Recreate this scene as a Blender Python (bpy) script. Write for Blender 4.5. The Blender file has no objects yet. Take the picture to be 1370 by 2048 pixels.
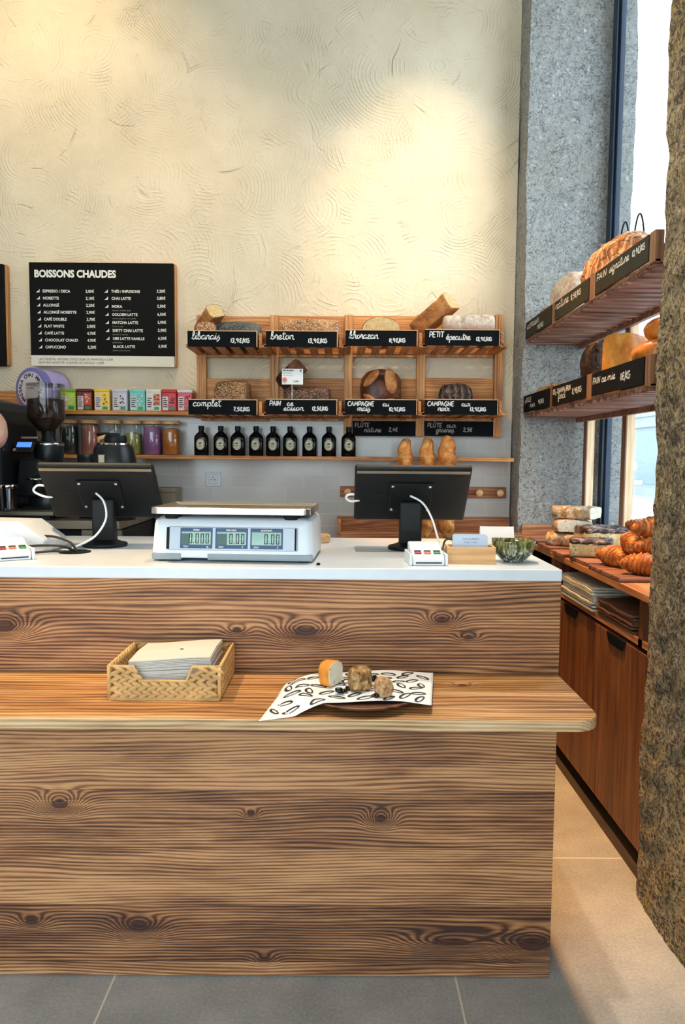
import bpy, math, random
from math import sin, cos, pi, radians, atan, atan2, sqrt, exp, floor
from mathutils import Vector, Matrix, noise

SC = bpy.context.scene
COL = SC.collection
rnd = random.Random(7)

# ------------------------------------------------------------------ camera
EYE = 1.37
cam_d = bpy.data.cameras.new('camera')
cam_d.sensor_fit = 'VERTICAL'; cam_d.sensor_height = 24.0
cam_d.lens = 24.0 * 1450 / 2048
cam_d.clip_start = 0.05; cam_d.clip_end = 200
cam = bpy.data.objects.new('camera', cam_d); COL.objects.link(cam)
yaw, pitch, roll = radians(0.2), atan(109 / 1450), radians(0.45)
Fv = Vector((sin(yaw) * cos(pitch), cos(yaw) * cos(pitch), -sin(pitch)))
R0 = Vector((cos(yaw), -sin(yaw), 0)); U0 = R0.cross(Fv)
Rv = R0 * cos(roll) + U0 * sin(roll); Uv = -R0 * sin(roll) + U0 * cos(roll)
cam.matrix_world = Matrix(((Rv.x, Uv.x, -Fv.x, 0), (Rv.y, Uv.y, -Fv.y, 0), (Rv.z, Uv.z, -Fv.z, EYE), (0, 0, 0, 1)))
SC.camera = cam

# ------------------------------------------------------------------ colour management, sky, lamps
SC.view_settings.view_transform = 'Standard'
SC.view_settings.look = 'None'
SC.view_settings.exposure = 0.0
SC.view_settings.gamma = 1.0
SC.view_settings.use_curve_mapping = False

cyc = SC.cycles
cyc.max_bounces = 5; cyc.diffuse_bounces = 3; cyc.glossy_bounces = 3; cyc.transmission_bounces = 4; cyc.transparent_max_bounces = 10
cyc.caustics_reflective = False; cyc.caustics_refractive = False
cyc.use_adaptive_sampling = True; cyc.adaptive_threshold = 0.08; cyc.adaptive_min_samples = 16

def srgb(r, g, b, a=1.0):
    f = lambda c: (c / 255 / 12.92) if c / 255 <= 0.04045 else ((c / 255 + 0.055) / 1.055) ** 2.4
    return (f(r), f(g), f(b), a)

world = bpy.data.worlds.new('overcast_sky'); SC.world = world; world.use_nodes = True
wn = world.node_tree; wn.nodes.clear()
w_out = wn.nodes.new('ShaderNodeOutputWorld'); w_bg = wn.nodes.new('ShaderNodeBackground')
w_tc = wn.nodes.new('ShaderNodeTexCoord'); w_sep = wn.nodes.new('ShaderNodeSeparateXYZ'); w_rmp = wn.nodes.new('ShaderNodeValToRGB')
wn.links.new(w_tc.outputs['Generated'], w_sep.inputs[0]); wn.links.new(w_sep.outputs['Z'], w_rmp.inputs[0])
w_rmp.color_ramp.elements[0].position = 0.0; w_rmp.color_ramp.elements[0].color = (0.80, 0.91, 0.97, 1)
w_rmp.color_ramp.elements[1].position = 0.7; w_rmp.color_ramp.elements[1].color = (0.78, 0.91, 1.0, 1)
wn.links.new(w_rmp.outputs[0], w_bg.inputs[0]); wn.links.new(w_bg.outputs[0], w_out.inputs[0])
w_bg.inputs[1].default_value = 4.9

WARM = (1.0, 0.74, 0.42)
def spot(name, loc, aim, power, size, blend=0.9, col=WARM, rad=0.04):
    d = bpy.data.lights.new(name, 'SPOT'); d.energy = power; d.color = col
    d.spot_size = radians(size); d.spot_blend = blend; d.shadow_soft_size = rad
    o = bpy.data.objects.new(name, d); COL.objects.link(o); o.location = loc
    o.rotation_euler = (Vector(aim) - Vector(loc)).to_track_quat('-Z', 'Y').to_euler()
    return o
def portal(name, loc, rot, sx, sy):
    d = bpy.data.lights.new(name, 'AREA'); d.shape = 'RECTANGLE'; d.size = sx; d.size_y = sy
    d.cycles.is_portal = True
    o = bpy.data.objects.new(name, d); COL.objects.link(o); o.location = loc; o.rotation_euler = rot
    return o
spot('ceiling_spotlight', (-1.75, 2.9, 4.3), (-1.45, 4.05, 3.30), 82, 70, 1.0)
spot('ceiling_spotlight', (0.55, 2.5, 4.3), (0.38, 4.05, 2.75), 165, 34, 1.0, (1.0, 0.80, 0.54))
spot('ceiling_spotlight', (-0.6, 2.4, 4.3), (-0.5, 4.05, 1.75), 80, 62, 1.0, (1.0, 0.76, 0.46))
spot('ceiling_spotlight', (0.25, 2.6, 4.3), (0.30, 4.05, 1.6), 90, 46, 1.0, (1.0, 0.76, 0.46))
spot('ceiling_spotlight', (-1.5, 2.0, 4.3), (-0.80, 1.70, 0.8), 560, 30, 1.0, (1.0, 0.70, 0.40))
spot('ceiling_spotlight', (0.0, 2.0, 4.3), (0.15, 1.75, 0.8), 260, 34, 1.0, (1.0, 0.80, 0.58))
spot('ceiling_spotlight', (0.42, 3.3, 4.3), (0.76, 2.70, 0.0), 800, 31, 0.9, (1.0, 0.46, 0.11))
spot('ceiling_spotlight', (0.36, 3.5, 4.3), (0.95, 1.00, 0.0), 330, 28, 0.8, (1.0, 0.88, 0.72))
spot('ceiling_spotlight', (0.2, 2.2, 4.3), (1.1, 2.9, 1.2), 150, 44, 1.0, (1.0, 0.74, 0.44))
# daylight comes through the shop front behind the camera and the side windows
portal('shopfront_portal', (-0.9, -2.55, 1.9), (radians(90), 0, 0), 4.4, 3.6)
portal('window_portal', (1.36, 3.02, 2.6), (0, radians(90), 0), 3.2, 1.6)

# ------------------------------------------------------------------ helpers: objects
def link(o): COL.objects.link(o); return o
def thing(name, label, cat, loc=(0, 0, 0), rz=0.0, group=None):
    o = link(bpy.data.objects.new(name, None)); o.empty_display_size = 0.05
    o.location = loc; o.rotation_euler = (0, 0, rz)
    o['label'] = label; o['category'] = cat
    if group: o['group'] = group
    return o
def tag(o, label, cat, group=None):
    o['label'] = label; o['category'] = cat
    if group: o['group'] = group
    return o
def struct(o, label=None):
    o['kind'] = 'structure'
    if label: o['label'] = label
    return o
def copy_tree(o, parent=None):
    c = o.copy(); COL.objects.link(c); c.parent = parent
    for ch in [x for x in o.children]:
        copy_tree(ch, c)
    return c

class MB:
    def __init__(s): s.v = []; s.f = []; s.m = []; s.cm = 0
    def quad_grid(s, rows, closed_u=False, closed_v=False, caps=False):
        b = len(s.v); nr = len(rows); nc = len(rows[0])
        for r in rows: s.v += [tuple(p) for p in r]
        for i in range(nr if closed_v else nr - 1):
            for j in range(nc if closed_u else nc - 1):
                i2 = (i + 1) % nr; j2 = (j + 1) % nc
                s.f.append((b + i * nc + j, b + i * nc + j2, b + i2 * nc + j2, b + i2 * nc + j)); s.m.append(s.cm)
        if caps:
            s.f.append(tuple(b + j for j in range(nc))[::-1]); s.m.append(s.cm)
            s.f.append(tuple(b + (nr - 1) * nc + j for j in range(nc))); s.m.append(s.cm)
        return s
    def box(s, x0, y0, z0, x1, y1, z1):
        b = len(s.v)
        s.v += [(x0, y0, z0), (x1, y0, z0), (x1, y1, z0), (x0, y1, z0), (x0, y0, z1), (x1, y0, z1), (x1, y1, z1), (x0, y1, z1)]
        for q in ((0, 3, 2, 1), (4, 5, 6, 7), (0, 1, 5, 4), (1, 2, 6, 5), (2, 3, 7, 6), (3, 0, 4, 7)):
            s.f.append(tuple(b + i for i in q)); s.m.append(s.cm)
        return s
    def prism(s, poly, a0, a1, axis='z'):
        b = len(s.v); n = len(poly)
        def P(p, a):
            return {'z': (p[0], p[1], a), 'y': (p[0], a, p[1]), 'x': (a, p[0], p[1])}[axis]
        s.v += [P(p, a0) for p in poly] + [P(p, a1) for p in poly]
        s.f.append(tuple(b + i for i in range(n))[::-1]); s.f.append(tuple(b + n + i for i in range(n))); s.m += [s.cm] * 2
        for i in range(n):
            j = (i + 1) % n; s.f.append((b + i, b + j, b + n + j, b + n + i)); s.m.append(s.cm)
        return s
    def lathe(s, prof, cx=0, cy=0, n=24, axis='z', cz=0):
        rows = []
        for r, h in prof:
            ring = []
            for k in range(n):
                a = 2 * pi * k / n; c, q = r * cos(a), r * sin(a)
                ring.append({'z': (cx + c, cy + q, cz + h), 'y': (cx + c, cy + h, cz + q), 'x': (cx + h, cy + c, cz + q)}[axis])
            rows.append(ring)
        return s.quad_grid(rows, closed_u=True, caps=True)
    def cyl(s, r, h0, h1, cx=0, cy=0, n=24, axis='z', cz=0): return s.lathe([(r, h0), (r, h1)], cx, cy, n, axis, cz)
    def tube(s, pts, r, n=8, closed=False):
        pts = [Vector(p) for p in pts]; rows = []; up = Vector((0, 0, 1)); N = len(pts)
        last = None
        for i, p in enumerate(pts):
            if closed: t = (pts[(i + 1) % N] - pts[i - 1])
            else: t = (pts[min(i + 1, N - 1)] - pts[max(i - 1, 0)])
            t.normalize()
            if last is None:
                a = t.cross(up) if abs(t.dot(up)) < 0.95 else t.cross(Vector((1, 0, 0)))
            else: a = last - t * last.dot(t)
            a.normalize(); last = a; bb = t.cross(a)
            rr = r[i] if isinstance(r, (list, tuple)) else r
            rows.append([p + (a * cos(2 * pi * k / n) + bb * sin(2 * pi * k / n)) * rr for k in range(n)])
        return s.quad_grid(rows, closed_u=True, closed_v=closed, caps=not closed)
    def disc(s, cx, cy, rx, ry, a, axis='y', n=28):
        b = len(s.v)
        for k in range(n):
            t = 2 * pi * k / n; u, w = cx + rx * cos(t), cy + ry * sin(t)
            s.v.append({'z': (u, w, a), 'y': (u, a, w), 'x': (a, u, w)}[axis])
        s.f.append(tuple(range(b, b + n))); s.m.append(s.cm); return s
    def ribbon(s, pts, w, fn):
        n = len(pts)
        if n < 2: return s
        L = []; Rr = []
        for i in range(n):
            a = pts[max(i - 1, 0)]; c = pts[min(i + 1, n - 1)]
            dx, dy = c[0] - a[0], c[1] - a[1]; l = sqrt(dx * dx + dy * dy) or 1
            nx, ny = -dy / l * w / 2, dx / l * w / 2
            L.append(fn(pts[i][0] + nx, pts[i][1] + ny)); Rr.append(fn(pts[i][0] - nx, pts[i][1] - ny))
        return s.quad_grid([L, Rr])
    def build(s, name, mats, parent=None, bevel=0.0, smooth=False, loc=None, rot=None, world=False, solid=0.0, subsurf=0, seg=2):
        me = bpy.data.meshes.new(name)
        vs = s.v
        if world and parent is not None:
            l = parent.location; vs = [(a - l.x, b - l.y, c - l.z) for a, b, c in vs]
        me.from_pydata(vs, [], s.f); me.update()
        if not isinstance(mats, (list, tuple)): mats = [mats]
        for m in mats: me.materials.append(m)
        if len(mats) > 1:
            for p, i in zip(me.polygons, s.m): p.material_index = i
        if smooth:
            for p in me.polygons: p.use_smooth = True
            if smooth == 'auto':
                try: me.set_sharp_from_angle(angle=radians(38))
                except Exception: pass
        o = link(bpy.data.objects.new(name, me))
        if parent is not None: o.parent = parent
        if loc: o.location = loc
        if rot: o.rotation_euler = rot
        if solid:
            md = o.modifiers.new('solid', 'SOLIDIFY'); md.thickness = solid; md.offset = 0
        if bevel:
            md = o.modifiers.new('bevel', 'BEVEL'); md.width = bevel; md.segments = seg; md.limit_method = 'ANGLE'; md.angle_limit = radians(40)
            md.harden_normals = False
        if subsurf:
            md = o.modifiers.new('sub', 'SUBSURF'); md.levels = subsurf; md.render_levels = subsurf
        return o
def B(*a): return MB().box(*a)

# ------------------------------------------------------------------ helpers: materials
class NT:
    def __init__(s, name):
        s.mat = bpy.data.materials.new(name); s.mat.use_nodes = True; s.t = s.mat.node_tree
        s.b = s.t.nodes['Principled BSDF']; s.out = s.t.nodes['Material Output']
    def n(s, typ, **k):
        x = s.t.nodes.new(typ)
        for a, v in k.items(): setattr(x, a, v)
        return x
    def inp(s, sock, v):
        if hasattr(v, 'is_output') or isinstance(v, bpy.types.NodeSocket): s.t.links.new(v, sock)
        else: sock.default_value = v
    def math(s, op, a, b=0.0, c=0.0):
        x = s.n('ShaderNodeMath', operation=op); s.inp(x.inputs[0], a); s.inp(x.inputs[1], b); s.inp(x.inputs[2], c); return x.outputs[0]
    def add(s, a, b): return s.math('ADD', a, b)
    def mul(s, a, b): return s.math('MULTIPLY', a, b)
    def sub(s, a, b): return s.math('SUBTRACT', a, b)
    def coord(s, kind='Object'): return s.n('ShaderNodeTexCoord').outputs[kind]
    def sep(s, v): x = s.n('ShaderNodeSeparateXYZ'); s.inp(x.inputs[0], v); return x.outputs
    def comb(s, a, b, c):
        x = s.n('ShaderNodeCombineXYZ'); s.inp(x.inputs[0], a); s.inp(x.inputs[1], b); s.inp(x.inputs[2], c); return x.outputs[0]
    def noise(s, vec, scale=5, detail=4, rough=0.5, dist=0.0, out=0):
        x = s.n('ShaderNodeTexNoise'); s.inp(x.inputs['Vector'], vec); x.inputs['Scale'].default_value = scale
        x.inputs['Detail'].default_value = detail; x.inputs['Roughness'].default_value = rough; x.inputs['Distortion'].default_value = dist
        return x.outputs[out]
    def voro(s, vec, scale=5, feat='F1', out='Distance', rand=1.0):
        x = s.n('ShaderNodeTexVoronoi', feature=feat); s.inp(x.inputs['Vector'], vec); x.inputs['Scale'].default_value = scale
        x.inputs['Randomness'].default_value = rand; return x.outputs[out]
    def ramp(s, fac, stops, interp='LINEAR'):
        x = s.n('ShaderNodeValToRGB'); cr = x.color_ramp; cr.interpolation = interp
        while len(cr.elements) < len(stops): cr.elements.new(0.5)
        for e, (p, c) in zip(cr.elements, stops): e.position = p; e.color = c if len(c) == 4 else (*c, 1)
        s.inp(x.inputs[0], fac); return x.outputs[0]
    def mix(s, fac, a, b, blend='MIX'):
        x = s.n('ShaderNodeMix', data_type='RGBA', blend_type=blend)
        s.inp(x.inputs[0], fac); s.inp(x.inputs[6], a); s.inp(x.inputs[7], b); return x.outputs[2]
    def scale(s, vec, sx, sy, sz):
        x = s.n('ShaderNodeMapping'); s.inp(x.inputs[0], vec); x.inputs['Scale'].default_value = (sx, sy, sz); return x.outputs[0]
    def bump(s, h, strength=0.5, dist=0.01):
        x = s.n('ShaderNodeBump'); s.inp(x.inputs['Height'], h); x.inputs['Strength'].default_value = strength; x.inputs['Distance'].default_value = dist
        s.t.links.new(x.outputs[0], s.b.inputs['Normal']); return x.outputs[0]
    def fin(s, col=None, rough=0.5, metal=0.0, **k):
        if col is not None: s.inp(s.b.inputs['Base Color'], col)
        s.inp(s.b.inputs['Roughness'], rough); s.inp(s.b.inputs['Metallic'], metal)
        for a, v in k.items(): s.inp(s.b.inputs[a.replace('_', ' ')], v)
        return s.mat
BW = lambda v: (v, v, v, 1)

def plain(name, c, rough=0.5, metal=0.0, vary=0.08, nscale=30, bump=0.0, **k):
    m = NT(name); v = m.noise(m.coord(), nscale, 4)
    d = tuple(x * (1 - vary) for x in c[:3]) + (1,); l = tuple(min(1, x * (1 + vary)) for x in c[:3]) + (1,)
    if bump: m.bump(v, bump, 0.003)
    return m.fin(m.ramp(v, [(0.3, d), (0.7, l)]), rough, metal, **k)

def wood(name, dark, mid, light, grain='x', freq=100, flame=3.0, knots=(), board=0.0, rough=0.55, bump=0.35, contrast=1.0, stretch=1.0, sharp=False, tint=0.25):
    m = NT(name); P = m.sep(m.coord())
    if grain == 'x': u, v = P[0], m.add(P[2], P[1])
    elif grain == 'z': u, v = P[2], m.add(P[0], P[1])
    else: u, v = P[1], m.add(P[0], P[2])
    if board:
        bid = m.math('FLOOR', m.math('DIVIDE', v, board))
        wn_ = m.n('ShaderNodeTexWhiteNoise', noise_dimensions='1D'); m.inp(wn_.inputs['W'], bid); rid = wn_.outputs[0]
    else: rid = 0.37
    off = m.mul(rid, 7.0) if board else 2.0
    q = m.comb(m.mul(u, 0.9 * stretch), m.mul(v, 4.0), off)
    low = m.noise(q, 1.0, 2, 0.5, 0.2); pat = m.noise(m.comb(m.mul(u, 2.2), m.mul(v, 20.0), m.add(off, 5.0)), 1.0, 4, 0.6, 0.3)
    q2 = m.comb(m.mul(u, 5.0 * stretch), m.mul(v, 45.0), off); mid_n = m.noise(q2, 1.0, 3, 0.6, 0.2)
    q3 = m.comb(m.mul(u, 4.5 * stretch), m.mul(v, 330.0), off); fine = m.noise(q3, 1.0, 2, 0.7)
    field = m.add(m.add(m.mul(v, freq), m.mul(low, flame * 3)), m.mul(mid_n, 0.38))
    kd = 0.0; halo = 0.0
    for (ku, kv, su, sv, K) in knots:
        du = m.math('DIVIDE', m.sub(u, ku), su); dv = m.math('DIVIDE', m.sub(v, kv), sv)
        r2 = m.add(m.mul(du, du), m.mul(dv, dv))
        g = m.math('POWER', 2.718, m.mul(r2, -1.0))
        field = m.add(field, m.mul(g, K))
        core = m.math('GREATER_THAN', m.math('POWER', 2.718, m.mul(m.mul(r2, -6.5), m.add(0.55, m.mul(mid_n, 0.9)))), 0.35)
        kd = m.math('MAXIMUM', kd, core); halo = m.math('MAXIMUM', halo, m.math('POWER', 2.718, m.mul(r2, -2.2)))
    w1d = m.noise(m.comb(m.mul(u, 0.35), m.mul(v, 16.0), off), 1.0, 2, 0.5)
    field = m.add(field, m.mul(w1d, 3.0))
    w = m.add(0.5, m.mul(m.math('SINE', m.mul(field, 2 * pi)), 0.5))
    if sharp: w = m.math('POWER', w, 0.7)
    tone = m.add(m.add(m.mul(w, 0.32 * contrast), m.mul(fine, 0.50 * contrast)), m.add(m.mul(m.sub(low, 0.5), 0.35), m.mul(m.sub(pat, 0.5), 0.95)))
    tone = m.add(tone, m.add(m.mul(m.sub(mid_n, 0.5), 0.35), 0.42 - 0.41 * contrast))
    if board: tone = m.add(tone, m.mul(m.sub(rid, 0.5), tint))
    if knots: tone = m.sub(tone, m.mul(halo, 0.20))
    col = m.ramp(tone, [(0.12, dark), (0.42, mid), (0.74, light)])
    if knots: col = m.mix(m.mul(kd, 0.8), col, (dark[0] * 0.9, dark[1] * 0.55, dark[2] * 0.6, 1))
    if board:
        fr = m.math('FRACT', m.math('DIVIDE', v, board)); seam = m.math('LESS_THAN', fr, 0.012 if board > 0.08 else 0.03)
        col = m.mix(m.mul(seam, 0.6), col, (dark[0] * 0.4, dark[1] * 0.4, dark[2] * 0.4, 1))
    m.bump(tone, bump, 0.002)
    return m.fin(col, rough)

# reclaimed barn wood of the counter; knots at world positions (u = x, v = z + y)
YC = 1.817
def kz(x, z, su, sv, K): return (x, z + YC, su, sv, K)
k_up = [kz(-0.085, 0.928, .07, .030, 9), kz(0.262, 0.96, .042, .019, 6), kz(-0.85, 0.935, .065, .032, 9), kz(-0.26, 0.93, .03, .014, 3), kz(0.33, 0.916, .03, .012, 3)]
k_lo = [kz(-0.72, 0.47, .055, .030, 9), kz(0.112, 0.436, .036, .024, 7), kz(-0.225, 0.447, .02, .012, 3), kz(-0.52, 0.135, .06, .03, 7), kz(-0.80, 0.15, .04, .02, 4), kz(-0.19, 0.05, .03, .018, 3), kz(0.30, 0.10, .13, .026, 8), kz(0.52, 0.095, .10, .04, 11)]
RW = (srgb(62, 34, 19), srgb(146, 94, 56), srgb(208, 154, 104))
M = {}
M['barn_up'] = wood('reclaimed_wood_upper', *RW, freq=100, flame=3.2, knots=k_up, board=0.0, sharp=True, bump=0.8, contrast=1.3)
M['barn_lo'] = wood('reclaimed_wood_lower', *RW, freq=112, flame=3.0, knots=k_lo, board=0.155, sharp=True, bump=0.8, contrast=1.25, tint=0.30)
M['barn_top'] = wood('reclaimed_wood_shelf', srgb(98, 60, 30), srgb(172, 120, 68), srgb(218, 174, 120), freq=55, flame=2.0, knots=[(0.30, 0.82 + 1.72, .03, .02, 3)], board=0.085, sharp=True, bump=0.5, tint=0.22)
M['barn_edge'] = wood('reclaimed_wood_edge', srgb(130, 96, 62), srgb(196, 158, 112), srgb(228, 198, 156), freq=110, flame=2, bump=0.4)
M['rack'] = wood('larch_rack_wood', srgb(132, 72, 28), srgb(200, 130, 66), srgb(232, 172, 104), freq=60, flame=2.4, bump=0.2, contrast=0.7)
M['rack_v'] = wood('larch_post_wood', srgb(136, 80, 36), srgb(204, 140, 80), srgb(234, 180, 118), grain='z', freq=55, flame=2, bump=0.2, contrast=0.7)
M['rack_y'] = wood('larch_slat_wood', srgb(122, 66, 28), srgb(192, 122, 62), srgb(226, 162, 98), grain='y', freq=55, flame=2, bump=0.2, contrast=0.7)
M['dark_x'] = wood('walnut_slat_wood', srgb(70, 42, 32), srgb(140, 94, 74), srgb(196, 148, 124), freq=60, flame=2, bump=0.25, contrast=0.9)
M['dark_v'] = wood('walnut_post_wood', srgb(84, 52, 34), srgb(134, 92, 64), srgb(168, 124, 92), grain='z', freq=60, flame=2, bump=0.2, contrast=0.8)
M['cab_v'] = wood('stained_cabinet_wood', srgb(74, 38, 15), srgb(124, 70, 33), srgb(158, 98, 52), grain='z', freq=34, flame=2.0, bump=0.15, contrast=0.6)
M['cab_y'] = wood('stained_worktop_wood', srgb(112, 62, 30), srgb(180, 114, 66), srgb(218, 158, 106), grain='y', freq=50, flame=2.4, bump=0.2, contrast=0.8)
M['cab_x'] = wood('stained_ledge_wood', srgb(106, 58, 28), srgb(172, 106, 60), srgb(210, 148, 98), grain='x', freq=50, flame=2.4, bump=0.2, contrast=0.8)
M['plinth'] = wood('dark_plinth_wood', srgb(40, 26, 14), srgb(84, 56, 30), srgb(112, 78, 44), grain='y', freq=50, flame=2.0, bump=0.1, contrast=0.6)
M['pale_v'] = wood('pale_pine_post', srgb(176, 140, 100), srgb(232, 198, 156), srgb(248, 226, 192), grain='z', freq=40, flame=2, bump=0.1, contrast=0.5)
M['board'] = wood('serving_board_wood', srgb(66, 38, 28), srgb(140, 92, 74), srgb(200, 150, 126), grain='x', freq=60, flame=3, bump=0.2)
M['plate_wood'] = wood('acacia_plate_wood', srgb(40, 22, 14), srgb(92, 52, 34), srgb(140, 88, 56), grain='x', freq=40, flame=3, bump=0.1)
M['light_wood'] = wood('beech_wood', srgb(176, 124, 78), srgb(222, 170, 114), srgb(242, 202, 152), grain='x', freq=45, flame=2, bump=0.08, contrast=0.5)

M['quartz'] = plain('white_quartz', srgb(226, 232, 238), 0.28, vary=0.02)
M['white'] = plain('white_plastic', srgb(228, 234, 240), 0.38, vary=0.02)
M['greyplastic'] = plain('grey_plastic', srgb(150, 160, 166), 0.45, vary=0.04)
M['cardwhite'] = plain('white_card', srgb(238, 240, 242), 0.7, vary=0.02)
M['cardblue'] = plain('pale_blue_card', srgb(206, 222, 240), 0.6, vary=0.02)
M['black'] = plain('black_plastic', srgb(17, 20, 22), 0.45, vary=0.15, Specular_IOR_Level=0.25)
M['blackgloss'] = plain('black_gloss', srgb(9, 8, 9), 0.15, vary=0.1, Specular_IOR_Level=0.35)
M['blackmetal'] = plain('black_metal', srgb(30, 34, 36), 0.35, 0.3, vary=0.1)
M['slate'] = plain('chalkboard_black', srgb(9, 13, 18), 0.8, vary=0.2, nscale=12, Specular_IOR_Level=0.15)
M['slate_olive'] = plain('chalkboard_dusty', srgb(50, 50, 40), 0.8, vary=0.15, nscale=12, Specular_IOR_Level=0.2)
M['menu'] = plain('menu_black', srgb(12, 11, 10), 0.7, vary=0.05, Specular_IOR_Level=0.15)
M['chalk'] = plain('chalk_white', srgb(235, 235, 232), 0.9, vary=0.05, nscale=300)
M['chalk_dim'] = plain('chalk_faded', srgb(168, 166, 158), 0.9, vary=0.15, nscale=300)
M['print'] = plain('white_print', srgb(240, 236, 224), 0.7, vary=0.01)
M['ink'] = plain('dark_ink', srgb(40, 36, 34), 0.7, vary=0.05)
M['cream'] = plain('cream_strip', srgb(226, 218, 200), 0.6, vary=0.02)
M['steel'] = plain('brushed_steel', srgb(205, 200, 192), 0.22, 1.0, vary=0.06, nscale=60)
M['steel_dull'] = plain('dull_steel', srgb(150, 138, 120), 0.4, 0.85, vary=0.12, nscale=14)
M['chrome'] = plain('chrome', srgb(225, 225, 225), 0.08, 1.0, vary=0.02)
M['cable'] = plain('white_cable', srgb(240, 242, 242), 0.4, vary=0.01)
M['cableblack'] = plain('dark_cable', srgb(42, 36, 28), 0.5, vary=0.1)
M['frame'] = plain('navy_window_frame', srgb(24, 44, 66), 0.28, 0.2, vary=0.1)
M['recess'] = plain('black_recess', srgb(14, 12, 11), 0.8, vary=0.1)
M['red'] = plain('red_key', srgb(170, 50, 70), 0.5); M['orange'] = plain('orange_key', srgb(210, 120, 95), 0.5); M['green'] = plain('green_key', srgb(50, 140, 80), 0.5)
M['lcd'] = plain('lcd_green', srgb(150, 186, 172), 0.3, vary=0.2, nscale=18)
M['lcd_dark'] = plain('lcd_dark_green', srgb(38, 84, 72), 0.3, vary=0.1)
M['lcd_blue'] = plain('lcd_blue_border', srgb(30, 66, 110), 0.4, vary=0.03)
M['silverpanel'] = plain('silver_panel', srgb(176, 184, 194), 0.4, 0.2, vary=0.03)
M['paperbag'] = plain('white_paper_bags', srgb(206, 198, 180), 0.8, vary=0.12, bump=0.3)
M['kraft'] = plain('brown_paper', srgb(110, 70, 44), 0.8, vary=0.2, bump=0.3)
M['skin'] = plain('skin', srgb(214, 160, 140), 0.5, vary=0.06, nscale=12)
M['cloth_dark'] = plain('black_cloth', srgb(30, 30, 34), 0.9, vary=0.2)
M['hair'] = plain('brown_hair', srgb(50, 34, 24), 0.6, vary=0.3, nscale=80)
M['lilac'] = plain('lilac_tin', srgb(170, 156, 206), 0.35, vary=0.05)
M['lilac_d'] = plain('violet_tin', srgb(118, 112, 176), 0.35, vary=0.05)
M['palelabel'] = plain('pale_label', srgb(214, 204, 208), 0.6, vary=0.04)
M['labelcream'] = plain('cream_label', srgb(226, 222, 190), 0.6, vary=0.03)
M['maroonink'] = plain('maroon_ink', srgb(84, 36, 60), 0.7)
M['lidwood'] = M['light_wood']

def glass(name, tint=(0.95, 0.97, 0.98), base=0.10, rough=0.03, ior=1.45):
    m = NT(name); t = m.n('ShaderNodeBsdfTransparent'); t.inputs[0].default_value = (*tint, 1)
    g = m.n('ShaderNodeBsdfGlossy'); g.inputs['Roughness'].default_value = rough
    fr = m.n('ShaderNodeLayerWeight'); fr.inputs[0].default_value = 0.5
    mx = m.n('ShaderNodeMixShader'); f = m.math('MINIMUM', m.add(m.mul(m.math('POWER', fr.outputs['Facing'], 4.0), 0.6), base), 1.0)
    m.t.links.new(f, mx.inputs[0]); m.t.links.new(t.outputs[0], mx.inputs[1]); m.t.links.new(g.outputs[0], mx.inputs[2])
    m.t.links.new(mx.outputs[0], m.out.inputs[0]); return m.mat
M['glass'] = glass('clear_glass'); M['pane'] = glass('window_glass', (0.97, 0.99, 1.0), 0.01)
M['hopper'] = glass('smoked_hopper', (0.82, 0.80, 0.78), 0.06)

# plaster with arcs left by the trowel
def plaster():
    m = NT('trowelled_plaster'); co = m.coord()
    w = m.n('ShaderNodeTexNoise'); m.inp(w.inputs['Vector'], co); w.inputs['Scale'].default_value = 1.7; w.inputs['Detail'].default_value = 3
    mp = m.n('ShaderNodeVectorMath', operation='MULTIPLY_ADD'); m.inp(mp.inputs[0], w.outputs['Color']); mp.inputs[1].default_value = (0.10, 0.10, 0.10); m.inp(mp.inputs[2], co)
    v = mp.outputs[0]
    h = 0.0
    for sc_, fr_, ph in ((1.7, 430, 0.0), (2.6, 360, 3.1), (2.1, 300, 7.7)):
        sh = m.n('ShaderNodeVectorMath', operation='ADD'); m.inp(sh.inputs[0], v); sh.inputs[1].default_value = (ph, 0, ph)
        sx = m.sep(sh.outputs[0]); vv = m.comb(sx[0], 0.0, sx[2])
        d = m.voro(vv, sc_)
        nz = m.noise(vv, 5.0 + ph, 3, 0.6)
        arc = m.math('SINE', m.add(m.mul(d, fr_ / sc_), m.mul(nz, 4.0)))
        msk = m.noise(vv, 2.6 + ph, 2, 0.5)
        msk = m.ramp(msk, [(0.50, BW(0.0)), (0.66, BW(1.0))])
        h = m.add(h, m.mul(m.math('POWER', m.math('MAXIMUM', arc, 0.0), 2.0), msk))
    # single deeper gouges
    sx = m.sep(v); vv = m.comb(sx[0], 0.0, sx[2]); d = m.voro(vv, 1.5)
    ring = m.math('SINE', m.add(m.mul(d, 34.0), m.mul(m.noise(vv, 3.0, 2), 5.0)))
    gm = m.ramp(m.noise(vv, 4.5, 2), [(0.56, BW(0)), (0.66, BW(1))])
    gouge = m.mul(m.ramp(ring, [(0.94, BW(0)), (1.0, BW(1))]), gm)
    fine = m.noise(co, 90, 5, 0.7)
    big = m.noise(co, 8, 4, 0.55)
    hh = m.add(m.add(m.mul(h, 0.17), m.mul(fine, 0.20)), m.sub(m.mul(big, 0.7), m.mul(gouge, 0.45)))
    m.bump(hh, 1.0, 0.016)
    col = m.ramp(m.noise(co, 2.2, 5, 0.6), [(0.3, srgb(220, 204, 174)), (0.7, srgb(238, 222, 194))])
    return m.fin(col, 0.85)
M['plaster'] = plaster()

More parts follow.
